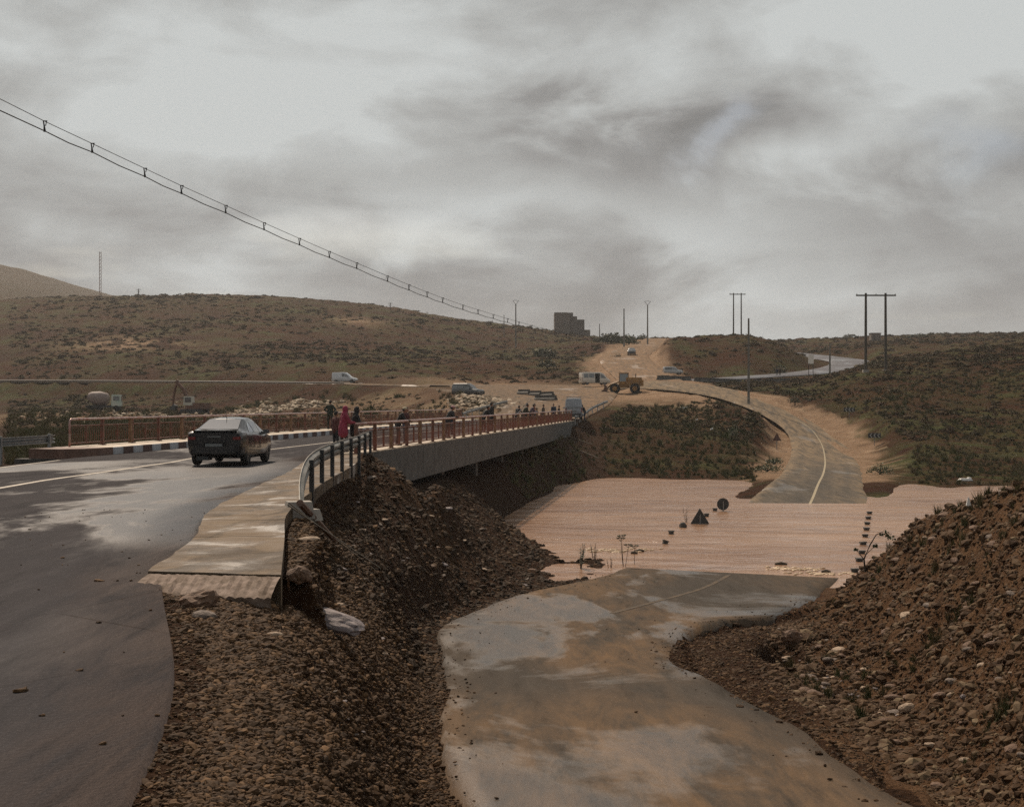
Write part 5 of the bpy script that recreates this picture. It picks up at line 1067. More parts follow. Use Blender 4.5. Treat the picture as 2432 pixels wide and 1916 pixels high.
b = MB(); b.box((0, 0, h - .8), (.95, .06, 1.6)); b.build('panel', simple('white_panel', (.80, .74, .66), .5, .1, 2), r_)
for sgn in (-1, 1): b = MB(); b.tube([(sgn * .38, .05, -.3), (sgn * .38, .05, h - .1)], .06, 6); b.build('leg', M_DARK, r_)
# marker posts of the ford
for px, py, Y, lab in ((1579, 1291, 67.4, 'tilted'), (1594, 1268, 72.4, 'flat'), (1622, 1252, 76.3, 'rounded'), (1678, 1226, 83.7, 'thin'), (1698, 1213, 88.0, 'far')): 
    rr_ = {'rounded': .17}.get(lab, .11); b = MB(); b.box((0, 0, -.35), (rr_ * 2, rr_ * 1.6, 1.0)); 
    if lab == 'rounded': b.ball((0, 0, .15), (.17, .15, .14))
    else: b.box((0, 0, .15), (rr_ * 2.5, rr_ * 2, .06))
    o = b.build('ford_marker_post', M_CONCD); o.location = (col_to(px, Y), Y, .0); o.rotation_euler = (0, .3 if lab == 'tilted' else 0, .2)
    tag(o, {'tilted': 'leaning marker post at the near end of the left row in the flood', 'flat': 'flat topped marker post between the leaning one and the domed one', 'rounded': 'domed marker post just left of the submerged triangle', 'thin': 'marker post right behind the submerged triangle', 'far': 'marker post at the foot of the round sign'}[lab], 'marker post', 'marker posts standing in the flood')
mk = [(2065, 1214), (2062, 1226), (2059.5, 1239), (2057.7, 1252), (2054.8, 1268), (2050, 1286), (2047.5, 1307), (2041, 1325), (2030, 1350)]
ordn = ['farthest', 'second farthest', 'third farthest', 'fourth farthest', 'middle', 'fourth nearest', 'third nearest', 'second nearest', 'nearest']
for i, (px, py) in enumerate(mk):
    Y = 6.5 * F / (py + 2 - 958); b = MB(); b.box((0, 0, -.45), (.24, .2, 1.0)); b.box((0, 0, .08), (.30, .26, .07)); o = b.build('ford_marker_post', M_CONCD); o.location = (col_to(px, Y), Y, .03); o.rotation_euler = (random.uniform(-.05, .05), random.uniform(-.05, .05), random.uniform(-.2, .2))
    tag(o, ordn[i] + ' marker post of the right row curving through the flood', 'marker post', 'marker posts standing in the flood')
# unfinished building on the ridge
Y = 600; x0, x1 = col_to(1316, Y), col_to(1368, Y); g0 = gz((x0 + x1) / 2, Y) - 3; bd = empty('unfinished_building', ((x0 + x1) / 2, Y, g0), R(0), 'grey unfinished concrete building standing on the ridge', 'building')
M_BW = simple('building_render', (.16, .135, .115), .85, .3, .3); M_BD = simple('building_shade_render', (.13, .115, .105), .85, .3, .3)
def bz(py): return zt(py, Y) - g0
def bb_(nm, pa, pb, pt, dpt, mat, par=bd, yo=0, pbm=None):
    xa, xb = col_to(pa, Y) - (x0 + x1) / 2, col_to(pb, Y) - (x0 + x1) / 2; z1 = bz(pt); z0 = 0 if pbm is None else bz(pbm); b = MB(); b.box(((xa + xb) / 2, yo, (z0 + z1) / 2), (xb - xa, dpt, z1 - z0)); return b.build(nm, mat, par)
bb_('wall', 1316, 1352, 745.5, 9, M_BW); bb_('wall', 1352.3, 1370, 752, 7.5, M_BD, yo=1.2); bb_('stair_tower', 1346, 1361, 742.5, 4, M_BD, yo=2); bb_('wing', 1370.3, 1388, 759, 6, M_BD, yo=2.5); bb_('annex', 1388.3, 1402, 783, 5, M_BW, yo=3)
for pa, pt in ((1322, 752), (1338, 752), (1322, 768), (1338, 768), (1374, 765), (1380, 776)): bb_('window', pa, pa + 6, pt, .2, M_BD, yo=-4.52 if pa < 1370 else -.55, pbm=pt + 8)
bb_('parapet', 1315.5, 1345.5, 743.6, .6, M_BD, yo=-4.3, pbm=745.4)
Y = 540; x_ = col_to(2078, Y); g0 = gz(x_, Y); hut = empty('hut', (x_, Y, g0), 0, 'small square hut on the right hand skyline', 'hut'); b = MB(); b.box((0, 0, 1.2), (3.6, 3.4, 3.6)); b.build('wall', M_BW, hut); b = MB(); b.box((0, 0, 3.08), (4, 3.8, .15)); b.build('roof', M_BD, hut); b = MB(); b.box((-.6, -1.72, 1.4), (.8, .05, 1.6)); b.build('door', M_DARK, hut)
# precast barriers lying on the junction, row of barriers on the far road
def barrier(p, q, label, h=.55, w=.6, grp='concrete barriers on the far roads', mat=M_CONCD):
    p, q = Vector(p), Vector(q); d = q - p; L_ = d.length; r_ = empty('barrier', p, math.atan2(-d.x, d.y), label, 'barrier', grp); n_ = max(1, round(L_ / 3)); o = None
    for k_ in range(n_):
        if o is None:
            b = MB(); pr = [(-w / 2, -.1), (w / 2, -.1), (w / 2, .1), (w / 5, h * .5), (w / 6, h), (-w / 6, h), (-w / 5, h * .5), (-w / 2, .1)]; ll = L_ / n_ - .06
            b.raw([(x, y, z) for y in (0, ll) for x, z in pr], [tuple(range(8)), tuple(range(15, 7, -1))] + [(i, 8 + i, 8 + (i + 1) % 8, (i + 1) % 8) for i in range(8)]); o = c_ = b.build('block', mat, r_)
        else: c_ = o.copy(); COL.objects.link(c_); c_.parent = r_
        c_.location = (0, k_ * L_ / n_, d.z * k_ / n_); c_.rotation_euler = (random.uniform(-.02, .02), 0, random.uniform(-.03, .03))
barrier(put(1232, 197), put(1313, 190), 'upper of the two long low barriers on the junction'); barrier(put(1272, 184), put(1322, 181), 'lower right of the two long barriers on the junction')
def far_barrier(a, ya, c_, yc, lab): barrier(put(a, ya), put(c_, yc), lab, .8, .7)
far_barrier(1562, 250, 1640, 256, 'row of barriers at the left end hiding the silver car'); far_barrier(1650, 258, 1760, 266, 'row of barriers in the middle below the mound'); far_barrier(1768, 267, 1876, 276, 'row of barriers at the right end near the distant people')
# ================================================================== stones, plants, debris
def stone_mesh(name, seed, sub, mat, flat=1.0, jit=.22):
    bm = bmesh.new(); bmesh.ops.create_icosphere(bm, subdivisions=sub, radius=1); r = random.Random(seed); o = Vector((r.random() * 50, r.random() * 50, 0))
    for v in bm.verts:
        n_ = float(fbm(np.array([v.co.x * 1.1 + v.co.z * .7 + o.x]), np.array([v.co.y * 1.1 - v.co.z * .6 + o.y]), 3, seed)[0])
        v.co *= 1 + 1.3 * jit * n_ + r.uniform(-jit, jit) * .35; v.co.z *= flat
    me = bpy.data.meshes.new(name); bm.to_mesh(me); bm.free(); me.materials.append(mat); return me
def rand_mat(name, cols, rough=.8, scale=3):
    m = bpy.data.materials.new(name); m.use_nodes = True; t = NT(m.node_tree); b = t.n['Principled BSDF']
    oi = t.add('ShaderNodeObjectInfo'); k = len(cols); c = t.ramp(oi.outputs['Random'], [(i / (k - 1), cols[i]) for i in range(k)])
    n_ = t.noise(t.add('ShaderNodeTexCoord').outputs['Object'], scale, 3, .6); c = t.mix(t.rng(n_, .35, .65, 0, .45), c, (.03, .022, .016), 'MIX')
    t.link(c, b.inputs['Base Color']); b.inputs['Roughness'].default_value = rough; b.inputs['Specular IOR Level'].default_value = .12; return m
def scatter(name, label, pts, rots, scl, meshes):
    me = bpy.data.meshes.new(name); me.vertices.add(len(pts)); me.vertices.foreach_set('co', np.asarray(pts, np.float32).ravel())
    a = me.attributes.new('rot', 'FLOAT_VECTOR', 'POINT'); a.data.foreach_set('vector', np.asarray(rots, np.float32).ravel())
    a = me.attributes.new('scl', 'FLOAT_VECTOR', 'POINT'); a.data.foreach_set('vector', np.asarray(scl, np.float32).ravel())
    a = me.attributes.new('var', 'INT', 'POINT'); a.data.foreach_set('value', rng.integers(0, len(meshes), len(pts)).astype(np.int32))
    o = bpy.data.objects.new(name, me); COL.objects.link(o)
    ng = bpy.data.node_groups.new(name, 'GeometryNodeTree'); ng.interface.new_socket('Geometry', in_out='INPUT', socket_type='NodeSocketGeometry'); ng.interface.new_socket('Geometry', in_out='OUTPUT', socket_type='NodeSocketGeometry')
    gi = ng.nodes.new('NodeGroupInput'); go = ng.nodes.new('NodeGroupOutput'); ip = ng.nodes.new('GeometryNodeInstanceOnPoints'); jn = ng.nodes.new('GeometryNodeJoinGeometry')
    for ms in meshes:
        so_ = bpy.data.objects.new(ms.name, ms); on = ng.nodes.new('GeometryNodeObjectInfo'); on.inputs['Object'].default_value = so_; on.inputs['As Instance'].default_value = True; ng.links.new(on.outputs['Geometry'], jn.inputs[0])
    def na(nm, ty): q = ng.nodes.new('GeometryNodeInputNamedAttribute'); q.data_type = ty; q.inputs['Name'].default_value = nm; return q.outputs['Attribute']
    ng.links.new(gi.outputs[0], ip.inputs['Points']); ng.links.new(jn.outputs[0], ip.inputs['Instance']); ip.inputs['Pick Instance'].default_value = True
    ng.links.new(na('var', 'INT'), ip.inputs['Instance Index']); ng.links.new(na('rot', 'FLOAT_VECTOR'), ip.inputs['Rotation']); ng.links.new(na('scl', 'FLOAT_VECTOR'), ip.inputs['Scale'])
    ng.links.new(ip.outputs[0], go.inputs[0]); md = o.modifiers.new('scatter', 'NODES'); md.node_group = ng
    return tag(o, label, kind='stuff')
def sample(n, px0, px1, Y0, Y1, keep=None, fmin=.55):
    px = rng.uniform(px0, px1, n); Y = np.exp(rng.uniform(math.log(Y0), math.log(Y1), n)); X = (px - 1216) / F * Y
    Z, fr = ground(X, Y); k = (fr > fmin)
    if keep is not None: k &= keep(px, Y, X, Z)
    return X[k], Y[k], Z[k], px[k]
def r1R(Y): q = ROADS['R1']; return np.interp(Y, q[:, 4], q[:, 3])
def swR(Y): return np.where(Y > 14.9, np.interp(Y, [15, 19, 22.8, 25.8, 33, 46, 51], [-2.40, -3.0, -3.58, -3.86, -4.28, -4.9, -5.3]), r1R(Y))
def r2L(Y): q = ROADS['R2'][:, :3]; q = q[q[:, 1] < 100]; return np.interp(Y, q[:, 1], q[:, 0])
def r2R(Y): q = ROADS['R2'][:, 3:]; q = q[q[:, 1] < 100]; return np.interp(Y, q[:, 1], q[:, 0])
def hit(px, py, y0=7, y1=700):
    Ys = np.geomspace(y0, y1, 900); Zg = ground((px - 1216) / F * Ys, Ys)[0]; ray = CZ - (py - 958) / F * Ys; k = np.where(ray <= Zg)[0]; return float(Ys[k[0]]) if len(k) else 60.0
def rnd_rot(n): return np.c_[rng.uniform(-.5, .5, n), rng.uniform(-.5, .5, n), rng.uniform(0, 6.28, n)]
def sizes(n, base, sig=.5, lo=.3, hi=4): 
    s = base * np.clip(np.exp(rng.normal(0, sig, n)), lo, hi); return s[:, None] * np.c_[rng.uniform(.8, 1.4, n), rng.uniform(.6, 1.0, n), rng.uniform(.35, .75, n)]
GM = rand_mat('gravel_stone', [(0.0340, 0.0190, 0.0095), (0.0778, 0.0419, 0.0190), (0.0535, 0.0320, 0.0179), (0.1361, 0.0747, 0.0338), (0.0437, 0.0244, 0.0117), (0.1944, 0.1106, 0.0528)])
GD = rand_mat('dark_rubble_stone', [(0.0197, 0.0118, 0.0065), (0.0451, 0.0260, 0.0129), (0.0310, 0.0198, 0.0122), (0.0789, 0.0463, 0.0230), (0.0253, 0.0151, 0.0080), (0.1128, 0.0686, 0.0359)])
GDS = [stone_mesh('rubble_stone', 10 + i, 1, GD) for i in range(4)]
GS = [stone_mesh('gravel_piece', i, 1, GM) for i in range(4)]
X_, Y_, Z_, p_ = sample(150000, 200, 1180, 5.2, 30, lambda px, Y, X, Z: (X > swR(Y) + .03 + (.30 - .5 * (rng.random(len(X)) ** 3)) * (Y < 14.5)) & (X < r2L(Y) + .15 * rng.normal(0, 1, len(X))), -1)
scatter('gravel', 'loose gravel spread between the upper and lower roads', np.c_[X_, Y_, Z_ + .004], rnd_rot(len(X_)), sizes(len(X_), .0155, .6) * (Y_ / 14)[:, None] ** .6, GS)
X_, Y_, Z_, p_ = sample(46000, 660, 1560, 24, 80, lambda px, Y, X, Z: (Z > .02) & (X > np.interp(Y, [25.8, 33, 46, 51, 84], [-3.8, -4.2, -4.85, -4.9, -1.0])) & (X < r2L(Y) + .15 * rng.normal(0, 1, len(X))), -1)
scatter('rubble', 'dark rubble covering the embankment below the bridge', np.c_[X_, Y_, Z_], rnd_rot(len(X_)), sizes(len(X_), .040, .6) * (Y_ / 40)[:, None] ** .5, GDS + GDS + GS[:2])
MM = rand_mat('mound_stone', [(0.0444, 0.0237, 0.0116), (0.1009, 0.0542, 0.0249), (0.0646, 0.0355, 0.0179), (0.1373, 0.0846, 0.0452), (0.0768, 0.0423, 0.0218), (0.2099, 0.1524, 0.0895)])
MS = [stone_mesh('mound_piece', 20 + i, 1, MM) for i in range(4)]
X_, Y_, Z_, p_ = sample(100000, 1830, 2900, 12, 48, lambda px, Y, X, Z: (Z > .05) & (X > 4.4))
scatter('mound_rubble', 'clods and stones covering the brown mound at the right', np.c_[X_, Y_, Z_], rnd_rot(len(X_)), sizes(len(X_), .0165, .85, .3, 8) * (Y_ / 24)[:, None] ** .5, MS)
X_, Y_, Z_, p_ = sample(30000, 1500, 2100, 13, 46, lambda px, Y, X, Z: (Z > .03) & (X > r2R(Y) + .22 * rng.normal(0, 1, len(X))), -1)
scatter('verge_gravel', 'grey brown gravel between the lower road and the mound', np.c_[X_, Y_, Z_], rnd_rot(len(X_)), sizes(len(X_), .020, .55) * (Y_ / 22)[:, None] ** .6, GS)
# crumbs of gravel lying on the edges of the lower road
e = ROADS['R2']; m_ = (e[:, 1] < 54); ii_ = rng.choice(np.where(m_)[0], 900); sd_ = rng.random(900) < .5; off_ = np.abs(rng.normal(0, .10, 900)) * np.where(rng.random(900) < .12, 2.2, .6); ff = np.where(sd_, -.03 + off_, 1.03 - off_)
pp = e[ii_, :3] * (1 - ff[:, None]) + e[ii_, 3:] * ff[:, None] + np.c_[rng.uniform(-.3, .3, (900, 2)), np.full(900, .008)]
scatter('road_crumbs', 'small stones scattered over the edges of the lower road', pp, rnd_rot(900), sizes(900, .017, .5) , GS)
ii_ = rng.integers(25, 55, 260); e = ROADS['R1']; ff = rng.uniform(.3, 1, 260)[:, None]; pp = e[ii_, :3] * (1 - ff) + e[ii_, 3:] * ff; pp[:, 2] += .005
scatter('loose_stones', 'few small stones lying on the upper road', pp, rnd_rot(260), sizes(260, .014, .5), GS)
# single stones big enough to pick out on the slopes (pieces of the ground)
big = [stone_mesh('stone', 40 + i, 2, mt, .7) for i, mt in enumerate((M_STONE, M_BROWNST, M_PALE, M_GREYST, M_STONE, M_BROWNST))]
def single(x, y, s, me=None, sink=.3, name='stone', rz=None, z=None):
    o = bpy.data.objects.new(name, me or big[random.choice((0, 1, 1, 4, 5, 2, 3))]); COL.objects.link(o)
    zz_ = gz(x, y) if z is None else z; o.location = (x, y, zz_ + s[2] * (1 - sink) - s[2] * .4); o.scale = s; o.rotation_euler = (random.uniform(-.3, .3), random.uniform(-.3, .3), random.uniform(0, 6.28) if rz is None else rz); return o
X_, Y_, Z_, p_ = sample(330, 1850, 2440, 14, 44, lambda px, Y, X, Z: (Z > .1) & (X > 4.7))
for x, y, z in list(zip(X_, Y_, Z_))[:170]:
    s = y / F * random.choice((5, 6, 7, 8, 10, 14, 19)); o = single(x, y, (s * 1.2, s, s * .75), big[random.choice((1, 1, 5, 1, 5, 0, 4, 2))], .55, z=z); o.parent = ter
X_, Y_, Z_, p_ = sample(300, 420, 1450, 11, 60, lambda px, Y, X, Z: (Z > .1) & (X > np.interp(Y, [15, 23, 33, 51, 84], [-2.3, -3.5, -4.1, -4.8, -1.0])))
for x, y, z in list(zip(X_, Y_, Z_))[:110]:
    s = y / F * random.choice((5, 6, 6, 8, 10)); o = single(x, y, (s * 1.5, s, s * .5), z=z); o.parent = ter
def feat(px, py, w_px, h_ratio, me, label, rz=0., dep=.7, cat='stone'):
    Y = hit(px, py)
    s = w_px / 2 / F * Y; o = single(col_to(px, Y), Y, (s, s * dep, s * h_ratio), me, .25, 'large_stone', rz); return tag(o, label, cat)
feat(778, 1484, 165, .36, stone_mesh('slab_rock', 71, 3, M_GREYST, .6, .30), 'long grey purple rock lying across the gravel below the sidewalk end', -.25, .5)
feat(472, 1440, 84, .75, stone_mesh('brown_rock', 72, 3, M_BROWNST, .8, .3), 'angular brown rock tucked under the broken sidewalk end', .2)
feat(488, 1468, 66, .55, big[0], 'low dark rounded rock in front of the angular brown rock', .1)
feat(655, 1512, 42, .5, big[2], 'small pale pinkish stone on the gravel left of the long rock', .3)
feat(735, 1284, 52, .3, big[2], 'flat pale stone beside the dark sidewalk wall', .1, .5)
feat(712, 1400, 56, .9, stone_mesh('clod', 73, 3, M_BROWNST, .9, .3), 'brown earth block leaning at the foot of the sidewalk wall', .4)
feat(912, 1560, 24, .6, big[2], 'little ochre stone in the middle of the gravel', .6)
feat(2155, 1690, 44, .8, big[2], 'large pale cream stone at the bottom of the right mound', .1)
feat(2290, 1662, 24, .9, big[3], 'round grey stone at the bottom right of the mound', .1)
feat(2258, 1660, 20, .9, big[2], 'round tan stone just left of the round grey one', .1)
feat(1966, 1572, 30, .7, big[0], 'dark stone beside the gully at the foot of the mound', .1)
feat(1962, 1632, 26, .6, big[4], 'small dark cobble among the pale stones near the gully', .1)
for q in range(70):                                               # washed pale stones trailing out of the gully
    t_ = random.random(); px_ = np.interp(t_, [0, .35, 1], [1875, 1960, 2120]) + random.gauss(0, 10 + 22 * t_); py_ = np.interp(t_, [0, .35, 1], [1566, 1618, 1702]) + random.gauss(0, 7 + 8 * t_); y_ = hit(px_, py_, 14, 40)
    s = y_ / F * random.choice((3, 4, 5, 6, 8)); o = single(col_to(px_, y_), y_, (s * 1.3, s, s * .6), big[random.choice((2, 2, 4, 3))], .45); o.parent = ter
# dark gully at the foot of the mound is cut by two overhanging clods
feat(1885, 1530, 60, .8, stone_mesh('clod', 75, 3, M_BROWNST, .8, .35), 'dark clod overhanging the gully between gravel and mound', .4)

# ---- vegetation
def leaf_mesh(name, seed, n, r=(1, 1, 1), leaf=.16, mat=None, blades=False, stems=0):
    rr_ = np.random.default_rng(seed); V = []; Fc = []
    for i in range(n):
        if blades:
            a = rr_.uniform(0, 6.28); rad = rr_.uniform(0, .5); p = Vector((math.cos(a) * rad * r[0], math.sin(a) * rad * r[1], 0)); tip = p + Vector((rr_.normal(0, .35) * r[0], rr_.normal(0, .35) * r[1], r[2] * rr_.uniform(.5, 1.1))); sd_ = Vector((math.cos(a + 1.5), math.sin(a + 1.5), 0)) * leaf
            V += [p - sd_, p + sd_, tip]; Fc.append((3 * i, 3 * i + 1, 3 * i + 2)); continue
        d = Vector(rr_.normal(0, 1, 3)).normalized(); rad = rr_.uniform(.35, 1) ** .6; lump = 1 + .28 * math.sin(d.x * 5 + seed) * math.cos(d.y * 4 + seed * 2)
        c_ = Vector((d.x * r[0], d.y * r[1], abs(d.z) * r[2])) * rad * lump; u = Vector(rr_.normal(0, 1, 3)).normalized(); v = u.cross(Vector(rr_.normal(0, 1, 3))).normalized(); s = leaf * rr_.uniform(.6, 1.3)
        b0 = len(V); V += [c_ - u * s, c_ + v * s * .6, c_ + u * s, c_ - v * s * .6]; Fc.append((b0, b0 + 1, b0 + 2, b0 + 3))
    me = bpy.data.meshes.new(name); me.from_pydata([tuple(v) for v in V], [], Fc)
    if mat: me.materials.append(mat)
    return me
SCM = rand_mat('scrub_leaves', [(.062, .060, .028), (.095, .070, .040), (.070, .066, .030), (.115, .074, .044), (.080, .056, .034), (.085, .078, .036)], .8)
GRM = rand_mat('grass_blades', [(.085, .095, .034), (.14, .115, .055), (.070, .082, .030), (.17, .115, .065)], .7)
SC = [leaf_mesh('scrub_piece', 5 + i, 110, (1, 1, .75), .22, SCM) for i in range(3)]
TF = [leaf_mesh('tuft_piece', 15 + i, 46, (1, 1, 1.0), .07, GRM, blades=True) for i in range(3)]
def padx(px, Y): return ((px > 1385) & (px < 1690) & (Y > 180 + np.maximum(px - 1600, 0) * .12) & (Y < 250)) | ((px > 1385) & (px < 1445) & (Y > 160) & (Y < 250))
def dens_keep(px, Y, X, Z): return (Z > .15) & ~padx(px, Y) & (rng.random(len(X)) < np.clip(.40 + 1.0 * fbm(X * .02, Y * .02, 4, 91), .08, 1)) & ~((px > 1440) & (px < 1600) & (Y > 225) & (Y < 290)) & ~((px > 1000) & (px < 1620) & (Y > 195) & (Y < 252))
X_, Y_, Z_, p_ = sample(52000, 20, 2440, 150, 640, dens_keep, .93); n_ = len(X_)
s_ = np.clip(np.exp(rng.normal(0, .45, n_)), .3, 3)[:, None] * np.array([[.42, .42, .28]]) * (Y_ / 300)[:, None] ** .55
scatter('scrub', 'low dry scrub dotted over the valley slopes and hills', np.c_[X_, Y_, Z_ - .05], np.c_[np.zeros((n_, 2)), rng.uniform(0, 6.28, n_)], s_, SC)
X_, Y_, Z_, p_ = sample(16000, 1200, 2440, 96, 215, lambda px, Y, X, Z: (Z > .06) & ~padx(px, Y) & (rng.random(len(X)) < np.clip(.42 + .9 * fbm(X * .13, Y * .13, 4, 93), .08, 1)), .9); n_ = len(X_)
scatter('bank_grass', 'rough grass and weeds on the banks beyond the flood', np.c_[X_, Y_, Z_ - .03], np.c_[np.zeros((n_, 2)), rng.uniform(0, 6.28, n_)], np.exp(rng.normal(0, .35, n_))[:, None] * np.array([[.30, .30, .30]]), TF)
X_, Y_, Z_, p_ = sample(7000, 20, 1180, 62, 235, lambda px, Y, X, Z: (Z > .15) & (X < BX + BS * (Y - BY) - 13) & (rng.random(len(X)) < np.clip(.4 + 1.6 * fbm(X * .05, Y * .05, 3, 94), .05, 1)), .8); n_ = len(X_)
scatter('field_grass', 'patchy grass behind the left railing and round the work site', np.c_[X_, Y_, Z_ - .03], np.c_[np.zeros((n_, 2)), rng.uniform(0, 6.28, n_)], np.exp(rng.normal(0, .4, n_))[:, None] * np.array([[.45, .45, .45]]), TF)
X_, Y_, Z_, p_ = sample(2600, 1850, 2420, 16, 45, lambda px, Y, X, Z: (Z > .3) & (X > 5) & (rng.random(len(X)) < np.clip(.1 + 1.6 * fbm(X * .5, Y * .5, 3, 95), 0, 1))); n_ = len(X_)
scatter('mound_weeds', 'sparse weeds on the brown mound', np.c_[X_, Y_, Z_ - .02], np.c_[np.zeros((n_, 2)), rng.uniform(0, 6.28, n_)], np.exp(rng.normal(0, .35, n_))[:, None] * np.array([[.10, .10, .16]]), TF)
LEAFD = simple('dark_leaves', (.026, .034, .014), .7, .4, 1.5, col2=(.055, .058, .022)); LEAFG = simple('green_leaves', (.035, .055, .018), .65, .4, 2, col2=(.07, .085, .03)); BARK = simple('bark', (.05, .036, .025), .9, .3, 6)
def bush(name, label, px, Y, w_, h, n=420, mat=None, cat='bush', lean=0, seed=1, group=None, trunk=.25, leaf=None):
    x_ = col_to(px, Y); r_ = empty(name, (x_, Y, gz(x_, Y) - .1), 0, label, cat, group)
    me = leaf_mesh('crown', seed, n, (w_ / 2, w_ / 2, h * (1 - trunk)), leaf or w_ * .055, mat or LEAFD); o = bpy.data.objects.new('crown', me); COL.objects.link(o); o.parent = r_; o.location = (lean, 0, h * trunk * .8)
    b = MB(); b.tube([(0, 0, -.2), (lean * .3, 0, h * trunk * .6), (lean * .8, 0, h * trunk + h * .25)], [w_ * .05, w_ * .035, w_ * .015], 7)
    for q in range(4): a = q * 1.6 + seed; b.tube([(lean * .5, 0, h * trunk * .7), (lean + math.cos(a) * w_ * .28, math.sin(a) * w_ * .28, h * (.5 + .1 * (q % 2)))], [w_ * .025, w_ * .008], 5)
    b.build('trunk', BARK, r_); return r_
bush('bush', 'largest rounded bush on the skyline right of the building', 1452, 455, 7.5, 3.6, 700, seed=2); bush('bush', 'olive green bush at the foot of the bare pole', 1494, 425, 5.5, 3.4, 600, LEAFG, seed=3)
bush('bush', 'low dark bush left of the largest rounded one', 1422, 470, 4.5, 1.8, 300, seed=4); bush('bush', 'small round bush on the skyline beside the track', 1526, 500, 4.2, 2.2, 300, seed=5)
bush('bush', 'small bush at the left edge of the dirt track', 1467, 330, 2.2, 1.3, 200, seed=6); bush('bush', 'dark bush on the slope left of the minibus', 1300, 300, 4.5, 2.0, 300, seed=7); bush('bush', 'wide dark bush on the slope under the building', 1294, 370, 7, 3, 400, seed=8)
for i, (px, Y, w_, h, lb) in enumerate(((2168, 520, 6, 1.9, 'flat bush on the right skyline just right of the large power pole'), (2190, 530, 5, 2.2, 'rounded bush on the right skyline second from the large power pole'), (2246, 530, 4, 1.7, 'pointed bush on the right skyline with a gap to its left'), (1901, 540, 4.5, 1.4, 'tiny bush on the skyline above the blue grey road'), (2285, 530, 5, 1.5, 'low bush near the right end of the skyline'))):
    bush('bush', lb, px, Y, w_, h, 260, seed=20 + i)
bush('bush', 'dark bush at the right end of the mound foot by the distant people', 1852, 300, 3.5, 2.4, 260, seed=31)
bush('small_tree', 'small green sapling on the brown bank left of the road sign', 1741, 152, 1.2, 1.7, 420, LEAFG, 'tree', seed=32, leaf=.07); bush('bush', 'dark green bush on the bank beside the sapling', 1786, 156, 1.1, .9, 240, seed=33, leaf=.07); bush('bush', 'bright green bush at the foot of the triangular road sign', 1838, 140, 2.0, .8, 420, LEAFG, seed=34, leaf=.08)
bush('bush', 'bright green bush by the bend on the inner left bank near the water', 1822, 128, 2.6, .9, 420, LEAFG, seed=35, leaf=.08); bush('bush', 'green bush on the right verge close to the water', 2090, 126, 2.4, 1.1, 420, LEAFG, seed=36, leaf=.08); bush('bush', 'dark bush on the right bank above the chevron board', 1888, 192, 1.8, 1.3, 300, seed=37, leaf=.09)
# windswept tree
Y = 545; x_ = col_to(2020, Y); wt_ = empty('windswept_tree', (x_, Y, gz(x_, Y)), 0, 'windswept tree arching over on the right hand skyline', 'tree'); b = MB(); b.tube([(-1.6, 0, -.4), (-1.4, 0, 1.2), (-.4, 0, 2.5), (1.2, 0, 2.7), (2.4, 0, 1.9), (3.0, 0, .9)], [.3, .25, .2, .16, .1, .06], 7); b.build('trunk', BARK, wt_)
for q, (cx_, cz_, w_, h_) in enumerate(((-2.6, .9, 1.7, 1.3), (-1.2, 1.9, 1.5, 1.1), (.6, 2.3, 1.4, .75), (2.2, 1.5, .9, .9))): o = bpy.data.objects.new('crown', leaf_mesh('crown', 50 + q, 220, (w_, w_, h_), .2, LEAFD)); COL.objects.link(o); o.parent = wt_; o.location = (cx_, 0, cz_)
# plants at the water's edge
def stemplant(label, px, Y, h, ns, kind, seed, spread=.3, lean=0, z=None, mat=None, cat='plant'):
    r_ = random.Random(seed); x_ = col_to(px, Y); g0 = max(gz(x_, Y), -.05) if z is None else z; root = empty('water_side_plant', (x_, Y, g0), 0, label, cat); st = MB(); lf = MB()
    for i in range(ns):
        a = r_.uniform(0, 6.28); d = Vector((math.cos(a) * spread * r_.uniform(.3, 1) + lean, math.sin(a) * spread, 0)); hh = h * r_.uniform(.6, 1.0); p0 = Vector((d.x * .15, d.y * .15, -.15)); p1 = p0 + Vector((d.x * .5, d.y * .5, hh * .6)); p2 = Vector((d.x, d.y, hh)); st.tube([p0, p1, p2], [.014, .010, .006], 5)
        if kind == 'umbel':
            for q in range(9): aa = q * .7; tip = p2 + Vector((math.cos(aa) * .15, math.sin(aa) * .12, .07 + r_.uniform(-.02, .03))); st.tube([p2 - Vector((0, 0, .06)), tip], .004, 4); lf.ball(tip, (.045, .04, .022), 6, 4)
        elif kind == 'leafy':
            for q in range(9):
                t_ = .25 + .75 * q / 9; c_ = p0.lerp(p2, t_); s_ = .085; aa = r_.uniform(0, 6.28); u = Vector((math.cos(aa), math.sin(aa), .4)) * s_; v = Vector((-u.y, u.x, .01)) * .5; lf.quad([c_, c_ + u * .6 + v, c_ + u * 1.6, c_ + u * .6 - v], .003)
        else:
            for q in range(4): c_ = p0.lerp(p2, .35 + .18 * q); aa = r_.uniform(0, 6.28); st.tube([c_, c_ + Vector((math.cos(aa) * .12, math.sin(aa) * .12, .14)) * h], [.006, .003], 4)
    st.build('stem', BARK, root)
    if lf.v: lf.build('leaf_head' if kind == 'umbel' else 'foliage', mat or LEAFD, root)
    return root
stemplant('leafy weed at the tip of the rubble on the near shore', 1378, 57.3, 1.05, 6, 'leafy', 1, .35, z=.05)
stemplant('tall umbel plant with two flat heads standing in the shallows', 1482, 58.0, 1.35, 3, 'umbel', 2, .18, z=-.03)
stemplant('shorter umbel plant just right of the tall one', 1507, 58.8, .95, 1, 'umbel', 3, .06, z=-.03)
stemplant('bare twigs in the water left of the tall umbel plant', 1412, 60.5, .75, 5, 'twig', 4, .3, z=-.03); stemplant('thin twigs in the shallows between leafy weed and umbel plant', 1450, 57.6, .5, 3, 'twig', 6, .2, z=-.03)
